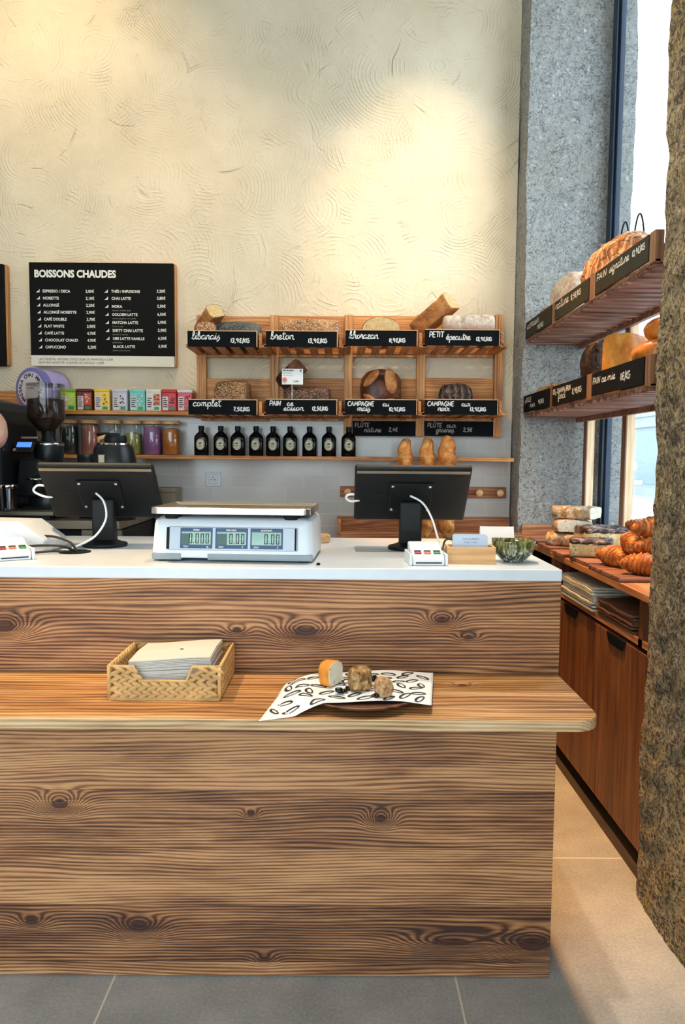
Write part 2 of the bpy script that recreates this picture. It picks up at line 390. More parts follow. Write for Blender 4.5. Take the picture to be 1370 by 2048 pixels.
def stone(name, dark, mid, light, och, sc=1.0, bs=1.0):
    m = NT(name); co = m.coord()
    n1 = m.noise(co, 46 * sc, 5, 0.62, 2.2); n2 = m.noise(co, 17 * sc, 5, 0.6, 1.5); n3 = m.noise(co, 2.6, 3, 0.6)
    rid = m.math('ABSOLUTE', m.sub(n1, 0.5)); rid = m.sub(1.0, m.mul(rid, 7.0))
    rid = m.math('MAXIMUM', rid, 0.0)
    t = m.add(m.mul(n1, 0.70), m.add(m.mul(n2, 0.30), m.mul(rid, 0.06)))
    col = m.ramp(t, [(0.41, dark), (0.52, mid), (0.62, light)])
    om = m.mul(m.ramp(n3, [(0.42, BW(0)), (0.62, BW(1))]), m.ramp(n1, [(0.45, BW(0)), (0.62, BW(1))]))
    col = m.mix(m.mul(om, 0.75), col, och)
    h = m.add(m.mul(t, 1.0), m.mul(rid, 0.25))
    m.bump(h, bs, 0.045)
    return m.fin(col, 0.9)
M['stone'] = stone('bush_hammered_stone', srgb(72, 60, 44), srgb(128, 112, 88), srgb(228, 208, 164), srgb(232, 194, 112))
M['stone_daylit'] = stone('daylit_stone_jamb', srgb(162, 160, 156), srgb(228, 228, 224), srgb(248, 248, 246), srgb(236, 228, 208), 1.0, 1.0)  # same stone as the pier, with daylight brightness put into its colour

def floor_mat():
    m = NT('stoneware_floor'); P = m.sep(m.coord('Object'))
    def grout(c, o):
        f = m.math('FRACT', m.math('DIVIDE', m.sub(c, o), 0.9)); return m.math('LESS_THAN', m.math('ABSOLUTE', m.sub(f, 0.5)), 0.0030)
    g = m.math('MAXIMUM', grout(P[0], -0.585 + 0.45), grout(P[1], 2.40 + 0.45))
    co = m.coord(); n1 = m.noise(co, 120, 6, 0.75); n2 = m.noise(co, 5, 5, 0.6); sp = m.voro(co, 55)
    t = m.add(m.mul(n1, 0.6), m.mul(n2, 0.4))
    col = m.ramp(t, [(0.36, srgb(152, 152, 150)), (0.52, srgb(180, 179, 175)), (0.66, srgb(204, 202, 196))])
    col = m.mix(m.math('LESS_THAN', sp, 0.05), col, srgb(118, 112, 104))
    col = m.mix(g, col, srgb(240, 230, 210))
    m.bump(m.sub(n1, m.mul(g, 0.6)), 0.12, 0.003)
    return m.fin(col, 0.42)
M['floor'] = floor_mat()

def tiles():
    m = NT('subway_tiles'); P = m.sep(m.coord()); v = m.comb(P[0], P[2], 0.0)
    b = m.n('ShaderNodeTexBrick'); m.inp(b.inputs['Vector'], v); b.offset = 0.5
    b.inputs['Scale'].default_value = 1.0; b.inputs['Brick Width'].default_value = 0.202; b.inputs['Row Height'].default_value = 0.0705
    b.inputs['Mortar Size'].default_value = 0.0016; b.inputs['Mortar Smooth'].default_value = 0.2; b.inputs['Bias'].default_value = 0
    b.inputs['Color1'].default_value = srgb(206, 206, 200); b.inputs['Color2'].default_value = srgb(216, 214, 208); b.inputs['Mortar'].default_value = srgb(228, 228, 222)
    h = m.add(m.mul(b.outputs['Fac'], -0.6), m.mul(m.noise(v, 14, 3), 0.25)); m.bump(h, 0.35, 0.003)
    return m.fin(b.outputs['Color'], 0.16)
M['tiles'] = tiles()

def ceramic():
    m = NT('streaked_glaze'); P = m.sep(m.coord()); a = m.math('ARCTAN2', P[1], P[0])
    q = m.comb(m.mul(P[0], 150.0), m.mul(P[1], 150.0), m.mul(P[2], 40.0)); n1 = m.noise(q, 0.7, 4, 0.6, 0.8)
    lo = m.ramp(n1, [(0.38, srgb(28, 34, 34)), (0.5, srgb(96, 104, 88)), (0.62, srgb(214, 214, 196))])
    up = m.ramp(n1, [(0.4, srgb(58, 58, 28)), (0.55, srgb(116, 118, 66)), (0.7, srgb(168, 170, 120))])
    z = m.ramp(m.math('DIVIDE', P[2], 0.055), [(0.35, BW(0)), (0.8, BW(1))])
    return m.fin(m.mix(z, lo, up), 0.15)
M['ceramic'] = ceramic()

# breads
def crust(name, dark, mid, light, sc=9, flour=0.0, seeds=0.0, seedcol=None, cracks=0.0, bump=0.6, rough=0.6, axis=0, ftop=0.0, stripes=0.0):
    m = NT(name); co = m.coord(); n1 = m.noise(co, sc, 5, 0.6, 0.4); n2 = m.noise(co, sc * 8, 4, 0.6)
    t = m.add(m.mul(n1, 0.75), m.mul(n2, 0.25)); h = m.mul(n2, 0.5)
    col = m.ramp(t, [(0.36, dark), (0.5, mid), (0.66, light)])
    if seeds:
        d = m.voro(m.scale(co, 1.0, 1.0, 1.6), 150); pk = m.math('LESS_THAN', d, 0.32 + 0.2 * seeds)
        cr_ = m.n('ShaderNodeTexVoronoi'); m.inp(cr_.inputs['Vector'], m.scale(co, 1, 1, 1.6)); cr_.inputs['Scale'].default_value = 150
        keep = m.math('LESS_THAN', m.sep(cr_.outputs['Color'])[0], seeds)
        f = m.mul(pk, keep); col = m.mix(f, col, seedcol or light); h = m.add(h, m.mul(f, 0.8))
    if cracks:
        d = m.voro(m.scale(co, 1, 1, 1), 26 * cracks, 'DISTANCE_TO_EDGE'); e = m.ramp(d, [(0.0, BW(1)), (0.10, BW(0))])
        wv = m.math('SINE', m.add(m.mul(m.sep(co)[axis], 190), m.mul(n1, 16)))
        st = m.mul(m.ramp(wv, [(0.3, BW(0)), (0.8, BW(1))]), 0.6)
        col = m.mix(m.mul(e, 0.7), col, dark); h = m.sub(h, m.mul(e, 1.0))
        if flour: col = m.mix(m.mul(st, flour), col, srgb(226, 206, 180))
    elif flour:
        fm = m.ramp(m.noise(co, sc * 3, 5, 0.7), [(0.5 - flour * 0.25, BW(0)), (0.62, BW(1))])
        if ftop:
            fm = m.mul(fm, m.ramp(m.math('DIVIDE', m.sep(co)[2], ftop), [(0.55, BW(0)), (0.8, BW(1))]))
        col = m.mix(m.mul(fm, 0.85), col, srgb(236, 226, 208))
    if stripes:
        P = m.sep(co); rr_ = m.math('SQRT', m.add(m.mul(P[1], P[1]), m.mul(m.sub(P[2], 0.03), m.sub(P[2], 0.03))))
        st = m.math('SINE', m.add(m.add(m.mul(P[0], 420.0), m.mul(m.math('ARCTAN2', m.sub(P[2], 0.03), P[1]), 2.0)), m.mul(n1, 5.0)))
        f = m.ramp(st, [(0.35, BW(0)), (0.95, BW(1))]); col = m.mix(m.mul(f, 0.55), col, dark); h = m.sub(h, m.mul(f, 0.7))
    m.bump(h, bump, 0.006)
    return m.fin(col, rough)
def crumb(name, c1, c2, c3, sc=60):
    m = NT(name); co = m.coord(); d = m.voro(co, sc); n1 = m.noise(co, sc * 0.5, 4, 0.6)
    hole = m.mul(m.math('LESS_THAN', d, 0.28), m.math('GREATER_THAN', n1, 0.5))
    col = m.ramp(n1, [(0.35, c2), (0.65, c3)]); col = m.mix(m.mul(hole, 0.7), col, c1)
    m.bump(m.sub(n1, m.mul(hole, 0.8)), 0.6, 0.004); return m.fin(col, 0.85)
M['crumb'] = crumb('bread_crumb', srgb(130, 92, 50), srgb(206, 172, 118), srgb(228, 200, 150))
M['crumb_white'] = crumb('white_crumb', srgb(168, 150, 112), srgb(222, 214, 188), srgb(238, 234, 214), 50)
M['crumb_dark'] = crumb('dark_crumb', srgb(52, 26, 16), srgb(104, 62, 40), srgb(150, 100, 70))
M['crumb_choc'] = crumb('chocolate_chip_crumb', srgb(44, 22, 18), srgb(196, 170, 116), srgb(226, 206, 156), 80)
M['crumb_marble'] = crust('marbled_crumb', srgb(40, 18, 12), srgb(176, 124, 62), srgb(232, 210, 160), sc=75, bump=1.0)
M['crumb_speck'] = crust('speckled_crumb', srgb(150, 84, 56), srgb(226, 176, 120), srgb(244, 214, 164), sc=110, bump=1.0)
M['loaf_brown'] = crust('brown_crust', srgb(112, 60, 26), srgb(180, 118, 62), srgb(216, 160, 100))
M['loaf_grey'] = crust('grey_poppy_crust', srgb(38, 42, 44), srgb(74, 78, 78), srgb(112, 114, 108), seeds=0.5, seedcol=srgb(140, 140, 132))
M['loaf_speck'] = crust('oat_speckled_crust', srgb(90, 52, 28), srgb(168, 112, 68), srgb(210, 160, 108), seeds=0.6, seedcol=srgb(226, 200, 164))
M['loaf_seed'] = crust('seeded_crust', srgb(78, 44, 22), srgb(126, 80, 44), srgb(170, 122, 76), seeds=0.75, seedcol=srgb(210, 170, 122))
M['loaf_seed_dark'] = crust('dark_seeded_crust', srgb(34, 20, 18), srgb(70, 42, 36), srgb(112, 74, 54), seeds=0.55, seedcol=srgb(176, 138, 96))
M['loaf_flour'] = crust('floured_crust', srgb(112, 66, 40), srgb(164, 112, 80), srgb(196, 150, 112), flour=1.0, ftop=0.13)
M['loaf_boule'] = crust('boule_crust', srgb(40, 18, 10), srgb(92, 44, 22), srgb(166, 96, 48), sc=7, rough=0.42)
M['loaf_boule_split'] = crust('split_crust', srgb(140, 78, 36), srgb(196, 126, 66), srgb(228, 174, 110), sc=16)
M['loaf_walnut'] = crust('dark_walnut_crust', srgb(22, 12, 12), srgb(66, 40, 34), srgb(150, 116, 96), sc=16, cracks=1.2, flour=0.3)
M['loaf_sour'] = crust('sourdough_crust', srgb(72, 34, 12), srgb(172, 106, 54), srgb(226, 178, 122), sc=10, cracks=0.8, flour=0.95)
M['loaf_flour2'] = crust('dusty_crust', srgb(92, 52, 44), srgb(150, 104, 86), srgb(206, 176, 152), sc=12, flour=1.0)
M['loaf_dark'] = crust('burnt_umber_crust', srgb(26, 14, 10), srgb(58, 34, 24), srgb(104, 70, 50), sc=10, seeds=0.3, seedcol=srgb(128, 96, 70))
M['loaf_gold'] = crust('golden_crust', srgb(186, 104, 26), srgb(228, 146, 50), srgb(246, 186, 92), sc=6, bump=0.25)
M['loaf_bun'] = crust('bun_crust', srgb(170, 80, 18), srgb(228, 132, 40), srgb(250, 184, 92), sc=6, bump=0.15, rough=0.3)
M['loaf_rye'] = crust('seedy_flat_crust', srgb(84, 54, 28), srgb(146, 104, 60), srgb(196, 158, 104), seeds=0.7, seedcol=srgb(222, 192, 142))
M['flute'] = crust('baguette_crust', srgb(120, 58, 20), srgb(206, 128, 56), srgb(240, 190, 116), sc=22, bump=0.9)
M['croissant'] = crust('croissant_crust', srgb(132, 62, 20), srgb(214, 126, 52), srgb(252, 200, 122), sc=14, bump=0.5, rough=0.34, stripes=1.0)
M['focaccia'] = crust('focaccia_crust', srgb(104, 60, 24), srgb(172, 122, 62), srgb(214, 178, 120), sc=16, flour=0.3)
M['choctop'] = crust('chocolate_topping', srgb(24, 12, 14), srgb(60, 32, 30), srgb(214, 186, 176), sc=34, bump=1.0, rough=0.4)
M['beans'] = crust('coffee_beans', srgb(14, 8, 6), srgb(40, 22, 16), srgb(74, 46, 34), sc=60, bump=1.0, rough=0.3)

def loaf_mesh(L, W, H, k=2.5, e=0.8, amp=0.006, seed=0, cut=False, nr=30, ns=32, freq=22, flat=0.18, ridge=None):
    """a loaf along +X from -L/2 to L/2 resting on z=0; cut=True leaves a flat face at +X"""
    rows = []
    for i in range(nr + 1):
        if cut: u = -1 + 2 * (i / nr) ** 0.9 if i else -1; u = min(u, 1); x = u * L / 2; uu = min(0, u)
        else: u = -cos(pi * i / nr); x = u * L / 2; uu = u
        r = max(0.0, 1 - abs(uu) ** k) ** (1 / k)
        r = max(r, 0.02)
        ring = []
        for j in range(ns):
            t = 2 * pi * j / ns; c, s_ = cos(t), sin(t)
            y = W / 2 * r * math.copysign(abs(c) ** e, c); z = H / 2 * math.copysign(abs(s_) ** e, s_) * (0.35 + 0.65 * r)
            z = max(z, -H / 2 + H * flat * 0.5)
            p = Vector((x, y, z)); q = p * freq + Vector((seed * 3.1, seed, 0))
            d = (noise.noise(q) + 0.5 * noise.noise(q * 2.3)) * amp
            if ridge: d += ridge(x, t)
            dirv = Vector((0 if cut else u * 0.4, c, s_)).normalized()
            p = p + dirv * d
            ring.append((p.x, p.y, p.z + H / 2 - H * flat * 0.5))
        rows.append(ring)
    return rows

def euler_dir(d, up=(0, 0, 1)):
    """rotation that takes +X to d and +Z towards up"""
    x = Vector(d).normalized(); z = Vector(up); z = (z - x * z.dot(x)).normalized(); y = z.cross(x)
    return Matrix(((x.x, y.x, z.x), (x.y, y.y, z.y), (x.z, y.z, z.z))).to_euler()

def loaf(name, label, cat, mat, L, W, H, loc, rz=0.0, rot=None, cut=None, group=None, parts=None, **k):
    rows = loaf_mesh(L, W, H, cut=bool(cut), **k)
    t = thing(name, label, cat, loc, rz, group)
    if rot is not None: t.rotation_euler = rot
    mb = MB(); mb.quad_grid(rows, closed_u=True, caps=True); o = mb.build('crust', mat, t, smooth=True)
    if cut:
        mb = MB(); last = rows[-1]; c = Vector((0, 0, 0))
        for p in last: c += Vector(p) / len(last)
        b0 = [c + (Vector(p) - c) * 0.94 + Vector((0.0015, 0, 0)) for p in last]; b1 = [(p.x - 0.006, p.y, p.z) for p in b0]
        mb.quad_grid([b1, b0], closed_u=True, caps=True); mb.build('cut_face', cut, t)
    return t

# ------------------------------------------------------------------ lettering
GL = {
 'a': (11, "9,8 5,10 1,6 2,1 6,1 9,6 9,10 9,3 10,0 12,1"), 'b': (10, "0,1 4,10 5,18 4,21 2,17 2,4 4,0 8,2 8,8 4,8 9,7 11,8"),
 'c': (9, "8,8 5,10 1,6 2,1 6,0 10,2"), 'd': (11, "9,8 5,10 1,6 2,1 6,1 9,7 11,21 9,4 10,0 12,1"),
 'e': (9, "0,2 5,4 7,8 5,10 1,6 2,1 6,0 10,2"), 'f': (8, "0,2 6,14 6,20 3,20 3,0 3,-8 6,-6 5,1 9,3"),
 'g': (11, "9,8 5,10 1,6 2,2 6,1 9,6 9,10 8,-4 4,-9 1,-6 5,-1 12,2"), 'h': (11, "0,1 4,12 5,19 3,20 2,14 2,0|2,4 5,10 8,9 8,2 10,0 12,1"),
 'i': (6, "0,1 3,10 3,2 5,0 7,1|3,14 4,15"), 'k': (10, "0,1 4,12 5,19 3,20 2,14 2,0|8,10 3,5 8,0 11,1"),
 'l': (7, "0,1 5,13 5,19 3,20 2,14 2,3 4,0 7,1"), 'm': (16, "0,2 2,10 2,0|2,5 5,10 7,9 7,0|7,5 10,10 12,9 12,2 14,0 17,1"),
 'n': (11, "0,2 2,10 2,0|2,5 5,10 8,9 8,2 10,0 12,1"), 'o': (10, "6,10 2,8 2,2 5,0 8,3 8,8 5,10 7,8 11,8"),
 'p': (10, "0,2 2,10 2,-9|2,6 5,10 8,8 8,2 5,0 2,2|8,1 11,1"), 'r': (8, "0,2 2,9 2,12 4,10 6,9 6,2 7,0 9,1"),
 's': (8, "0,1 5,11 4,6 6,3 4,0 1,1|4,0 9,1"), 'S': (10, "0,1 5,11 4,6 7,3 5,-1 2,-5 0,-4"), 't': (7, "3,18 3,3 5,0 8,1|0,13 8,14"),
 'u': (11, "1,10 1,3 4,0 8,4 9,10 9,3 10,0 12,1"), 'x': (10, "0,9 3,10 8,1 11,1|9,10 2,0"), 'v': (9, "0,9 3,1 5,1 9,10 10,9"),
 'z': (9, "1,9 8,10 1,1 9,0"),
 'A': (13, "0,0 5,16|5,16 10,0|2,6 9,6"), 'B': (11, "1,0 1,16|1,16 7,15 7,9 1,8|1,8 9,7 9,1 1,0"), 'C': (12, "10,13 6,16 1,11 1,4 5,0 10,2"), 'D': (12, "1,0 1,16|1,16 8,14 10,8 8,2 1,0"),
 'E': (11, "9,16 1,16|1,16 1,0|1,0 9,0|1,8 8,8"), 'F': (10, "9,16 1,16|1,16 1,0|1,8 8,8"), 'G': (13, "10,13 6,16 1,11 1,4 5,0 10,2 10,7|10,7 6,7"),
 'H': (12, "1,0 1,16|9,0 9,16|1,8 9,8"), 'I': (4, "1,0 1,16"), 'K': (10, "1,0 1,12|8,12 1,6|1,6 8,0"), 'L': (10, "1,16 1,0|1,0 9,0"), 'M': (15, "1,0 2,16|2,16 6,5|6,5 11,16|11,16 12,0"),
 'N': (13, "1,0 1,16|1,16 9,0|9,0 10,16"), 'O': (13, "6,16 1,12 1,4 6,0 11,4 11,12 6,16"), 'P': (11, "1,0 1,16|1,16 8,15 9,10 7,7 1,7"), 'R': (11, "1,0 1,16|1,16 8,15 8,9 1,8|3,8 9,0"), 'Z': (11, "1,16 9,16|9,16 1,0|1,0 9,0"),
 'T': (12, "0,16 12,16|6,16 6,0"), 'U': (12, "1,16 1,4 5,0 9,4 9,16"), 'Q': (8, "1,0 1,12|8,12 1,6|1,6 8,0"), 'Y': (10, "8,10 4,12 1,8 2,2 6,0 9,3 9,6|9,6 5,6"),
 '0': (9, "4,12 1,9 1,3 4,0 7,3 7,9 4,12"), '1': (4, "2,12 2,0"), '2': (9, "1,9 4,12 7,9 1,0|1,0 8,0"), '3': (9, "1,11 5,12 7,9 4,6 7,3 4,0 1,1"), '4': (9, "5,12 1,4|1,4 8,4|6,8 6,0"),
 '5': (9, "7,12 2,12|2,12 2,7 6,7 7,3 4,0 1,1"), '7': (9, "1,12 8,12|8,12 4,0|2,6 7,6"), '8': (9, "4,6 1,9 4,12 7,9 4,6 1,3 4,0 7,3 4,6"), '9': (9, "7,9 4,12 1,9 4,6 7,9 6,0"),
 ',': (4, "2,1 1,-3"), '€': (10, "8,10 5,12 2,9 2,3 5,0 8,2|0,7 7,7|0,5 6,5"), '/': (5, "4,14 1,-3"), ' ': (6, ""), '.': (4, "1,0 2,0"),
 'é': (9, "0,2 5,4 7,8 5,10 1,6 2,1 6,0 10,2|4,13 7,16"), 'ï': (6, "0,1 3,10 3,2 5,0 7,1|1,14 2,14|5,14 6,14"), 'Û': (12, "1,16 1,4 5,0 9,4 9,16|2,19 5,21 8,19"),
}
def catmull(p, n=5):
    if len(p) < 3: return p
    out = []
    for i in range(len(p) - 1):
        a, b, c, d = p[max(i - 1, 0)], p[i], p[i + 1], p[min(i + 2, len(p) - 1)]
        for k in range(n):
            t = k / n
            out.append(tuple(0.5 * (2 * b[j] + (c[j] - a[j]) * t + (2 * a[j] - 5 * b[j] + 4 * c[j] - d[j]) * t * t + (3 * b[j] - a[j] - 3 * c[j] + d[j]) * t ** 3) for j in (0, 1)))
    out.append(p[-1]); return out
def handwrite(mb, items, fn, w):
    """items: (text, x0, y0, height of ten units, optional width factor)"""
    for it in items:
        txt, x0, y0, s = it[:4]; wf = it[4] if len(it) > 4 else 1.0; s = s / 10.0; x = 0.0
        for ch in txt:
            adv, st = GL[ch]
            for stroke in st.split('|'):
                if not stroke: continue
                pts = [tuple(float(q) for q in a.split(',')) for a in stroke.split()]
                pts = catmull(pts)
                mb.ribbon([(x0 + (x + a[0] + a[1] * 0.08) * s * wf, y0 + a[1] * s) for a in pts], w, fn)
            x += adv
def type_text(txt, size, mat, parent, name, loc, rot, bold=0.0, align='LEFT', space=1.0, sx=1.0):
    cu = bpy.data.curves.new('type', 'FONT'); cu.body = txt; cu.size = size; cu.offset = bold; cu.align_x = align; cu.space_character = space
    cu.extrude = 0.0; cu.resolution_u = 3
    o = bpy.data.objects.new('type', cu); COL.objects.link(o); bpy.context.view_layer.update()
    me = bpy.data.meshes.new_from_object(o.evaluated_get(bpy.context.evaluated_depsgraph_get()))
    bpy.data.objects.remove(o); me.materials.clear(); me.materials.append(mat)
    for v in me.vertices: v.co.x *= sx
    return me
def type_block(items, mat, parent, name, xf):
    """items: (text, x, y, size, bold, align, sx); xf maps (x,y) to a point. One mesh."""
    mb = MB()
    for txt, x, y, size, bold, align, sx in items:
        me = type_text(txt, size, mat, None, '', None, None, bold, align, 1.0, sx)
        b = len(mb.v); mb.v += [xf(x + v.co.x, y + v.co.y) for v in me.vertices]
        for p in me.polygons: mb.f.append(tuple(b + i for i in p.vertices)); mb.m.append(0)
        bpy.data.meshes.remove(me)
    return mb.build(name, mat, parent)

# ================================================================== THE ROOM
struct(B(-3.3, -2.7, -0.1, 1.42, 4.15, 0).build('floor', M['floor']))
struct(B(-3.3, 4.05, 0, 0.95, 4.25, 4.4).build('wall_back', M['plaster']))
M['paint'] = plain('warm_white_paint', srgb(214, 206, 190), 0.9, vary=0.03)
struct(B(-3.5, -2.7, 0, -3.3, 4.25, 4.4).build('wall_left', M['paint']))
struct(B(-3.5, -2.7, 4.4, 1.6, 4.4, 4.6).build('ceiling', M['paint']))
wf = MB(); wf.box(-3.5, -2.9, 0, -3.1, -2.7, 4.4); wf.box(1.3, -2.9, 0, 1.5, -2.7, 4.4); wf.box(-3.1, -2.9, 3.7, 1.3, -2.7, 4.4)
struct(wf.build('wall_front', M['paint']))

def rough_block(x0, x1, y0, y1, z0, z1, st, amp, fr, seed):
    mb = MB()
    def D(p):
        q = Vector(p) * fr + Vector((seed, seed * 2, 0)); q2 = Vector(p) * 3.2 + Vector((seed, 0, 5))
        n = noise.noise_vector(q) + noise.noise_vector(q * 2.4) * 0.5
        l = noise.noise_vector(q2) * 1.6
        n = (n + l) * amp
        return (p[0] + n.x, p[1] + n.y, p[2])
    def lin(a, b): n = max(1, int(round((b - a) / st))); return [a + (b - a) * i / n for i in range(n + 1)]
    X, Yy, Z = lin(x0, x1), lin(y0, y1), lin(z0, z1)
    mb.quad_grid([[D((x, y0, z)) for x in X] for z in Z])
    mb.quad_grid([[D((x, y1, z)) for x in reversed(X)] for z in Z])
    mb.quad_grid([[D((x0, y, z)) for y in reversed(Yy)] for z in Z])
    mb.quad_grid([[D((x1, y, z)) for y in Yy] for z in Z])
    return mb
struct(rough_block(0.945, 1.50, 0.2, 2.185, 0.0, 4.4, 0.016, 0.008, 14, 1.0).build('wall_right', M['stone'], smooth=True))
struct(rough_block(0.953, 1.50, 3.86, 4.5, 0.0, 4.4, 0.02, 0.005, 14, 4.0).build('wall_right', M['stone_daylit'], smooth=True))
struct(rough_block(0.97, 1.50, -2.9, -1.5, 0.0, 4.4, 0.08, 0.005, 14, 8.0).build('wall_right', M['stone'], smooth=True))
sill = MB(); sill.box(1.36, 2.2, 0, 1.5, 3.85, 0.90); sill.box(1.36, -1.5, 0, 1.5, 0.2, 0.9); sill.box(1.36, 2.2, 4.1, 1.5, 3.85, 4.4); sill.box(1.36, -1.5, 4.1, 1.5, 0.2, 4.4)
struct(sill.build('wall_right', M['paint']))
# windows
w1 = MB(); w1.box(1.365, 3.795, 0.9, 1.415, 3.845, 4.1); w1.box(1.38, 3.775, 0.9, 1.40, 3.80, 4.1); w1.box(1.365, 2.2, 0.9, 1.415, 2.25, 4.1); w1.box(1.365, 2.25, 0.9, 1.415, 3.795, 0.96); w1.box(1.365, 2.25, 4.04, 1.415, 3.795, 4.1)
win = struct(w1.build('window_1', M['frame'], bevel=0.004)); B(1.388, 2.25, 0.96, 1.392, 3.78, 4.04).build('pane', M['pane'], win)
w2 = MB(); w2.box(1.365, 0.15, 0.9, 1.415, 0.2, 4.1); w2.box(1.365, -1.5, 0.9, 1.415, -1.45, 4.1); w2.box(1.365, -1.45, 0.9, 1.415, 0.15, 0.96); w2.box(1.365, -1.45, 4.04, 1.415, 0.15, 4.1)
win = struct(w2.build('window_2', M['frame'], bevel=0.004)); B(1.388, -1.45, 0.96, 1.392, 0.15, 4.04).build('pane', M['pane'], win)
w3 = MB()
for x in (-3.1, -1.65, -0.2, 1.24): w3.box(x, -2.83, 0, x + 0.06, -2.77, 3.7)
w3.box(-3.04, -2.83, 3.64, 1.24, -2.77, 3.7); w3.box(-3.04, -2.83, 0, 1.24, -2.77, 0.08)
win = struct(w3.build('window_3', M['frame'], bevel=0.004)); B(-3.04, -2.803, 0.08, 1.24, -2.797, 3.64).build('pane', M['pane'], win)
# tiled band
struct(B(-3.3, 4.038, 0.5, 0.945, 4.052, 1.585).build('trim_1', M['tiles']))

# street seen through the glass
M['asphalt'] = plain('pale_paving', srgb(176, 184, 188), 0.9, vary=0.05, nscale=3)
tag(B(1.5, -12, -0.35, 30, 60, -0.15).build('street_paving', M['asphalt']), 'pale street paving outside the side window', 'pavement')['kind'] = 'structure'
fac = thing('facade', 'pale stone building across the street with blue-grey shop windows', 'building', (13.0, 24, -0.15))
M['facade'] = plain('pale_facade', srgb(158, 166, 170), 0.9, vary=0.03, nscale=2); M['shopglass'] = plain('shop_glass', srgb(112, 132, 144), 0.3, vary=0.1, nscale=2)
fb = MB(); fb.box(0, -24, 0, 2, 36, 5.2); fb.box(-0.12, -24, 2.9, 0, 36, 3.1); fb.box(-0.08, -24, 3.35, 0, 36, 3.42); fb.box(-0.1, -24, 0, 0, 36, 0.35)
fb.build('wall', M['facade'], fac)
for k in range(9):
    y = -22 + k * 6.2
    B(-0.03, y, 0.5, 0.02, y + 5.2, 2.75).build('window', M['shopglass'], fac)
pole = thing('bollard_sign', 'thin dark post with a small white round head on the far pavement', 'street post', (8.05, 20.0, -0.15))
MB().cyl(0.04, 0, 1.25, n=12).build('pole', M['blackmetal'], pole)
MB().cyl(0.13, -0.02, 0.02, axis='y', cz=1.35, n=16).build('round_head', M['cardwhite'], pole); B(0.05, -0.02, 0.85, 0.28, 0.02, 0.95).build('plate', M['cardwhite'], pole)
tag(MB().tube([(2.0, 4.6, 4.7), (3.5, 7.0, 4.25), (5.5, 10.2, 3.5)], 0.012, 6).build('street_cable', M['black']), 'thin cable hanging across the sky outside the window', 'cable')

# ================================================================== COUNTER
ct = thing('service_counter', 'reclaimed wood service counter with a white top and a low front shelf', 'counter', (0, YC, 0))
B(-2.4, YC, 0.005, 0.562, YC + 0.025, 0.797).build('lower_panel', M['barn_lo'], ct, world=True)
B(-2.4, YC, 0.822, 0.562, YC + 0.025, 1.062).build('upper_panel', M['barn_up'], ct, world=True)
bd = MB(); bd.box(0.54, YC + 0.026, 0.03, 0.56, 2.47, 1.062); bd.box(-2.4, YC + 0.026, 0.03, -2.38, 2.47, 1.062); bd.box(-2.4, 2.45, 0.03, 0.56, 2.47, 1.062); bd.box(-2.38, YC + .026, 0.03, 0.54, 2.45, 0.06)
bd.build('carcass', M['cab_v'], ct, world=True)
# object coordinates of the two front panels are shifted so the knots stay in place
sh = [(-2.4, YC)]
cx, cy, rr = 0.50, 1.544, 0.06
pts = [(-2.4, 1.484)] + [(cx + rr * sin(a), cy - rr * cos(a)) for a in [pi / 2 * i / 8 for i in range(9)]] + [(0.56, YC), (-2.4, YC)]
pr = MB(); pr.prism(pts, 0.797, 0.822)
pr.m = [1, 0] + [1] * (len(pr.m) - 2)
pr.build('front_shelf', [M['barn_top'], M['barn_edge']], ct, world=True, bevel=0.003)
B(-2.4, YC - 0.008, 1.062, 0.562, 2.505, 1.092).build('countertop', M['quartz'], ct, world=True, bevel=0.003)
MB().lathe([(0.022, 0), (0.022, 0.008), (0.006, 0.01), (0.006, 0.03)], 0.43, YC + 0.05, 14).build('foot', M['black'], ct, world=True)
for nm in ('lower_panel', 'upper_panel', 'front_shelf'):
    for o in ct.children:
        if o.name.startswith(nm):
            # keep texture space in world units
            for v in o.data.vertices: v.co.y += YC
            o.location.y = -YC

# ================================================================== BACK WALL SHELVES
js = thing('lower_wall_shelf', 'long narrow wooden wall shelf holding jars and dark bottles', 'shelf', (-0.5, 4.04, 1.372))
B(-2.4, 3.87, 1.355, 0.925, 4.036, 1.375).build('plank', M['rack'], js, world=True, bevel=0.002)
ts = thing('upper_wall_shelf', 'short wooden wall shelf with back ledge holding tea tins', 'shelf', (-1.6, 4.04, 1.6))
B(-2.4, 3.87, 1.588, -0.80, 4.036, 1.608).build('plank', M['rack'], ts, world=True, bevel=0.002)
B(-2.4, 4.018, 1.608, -0.77, 4.036, 1.72).build('back_ledge', M['rack'], ts, world=True)

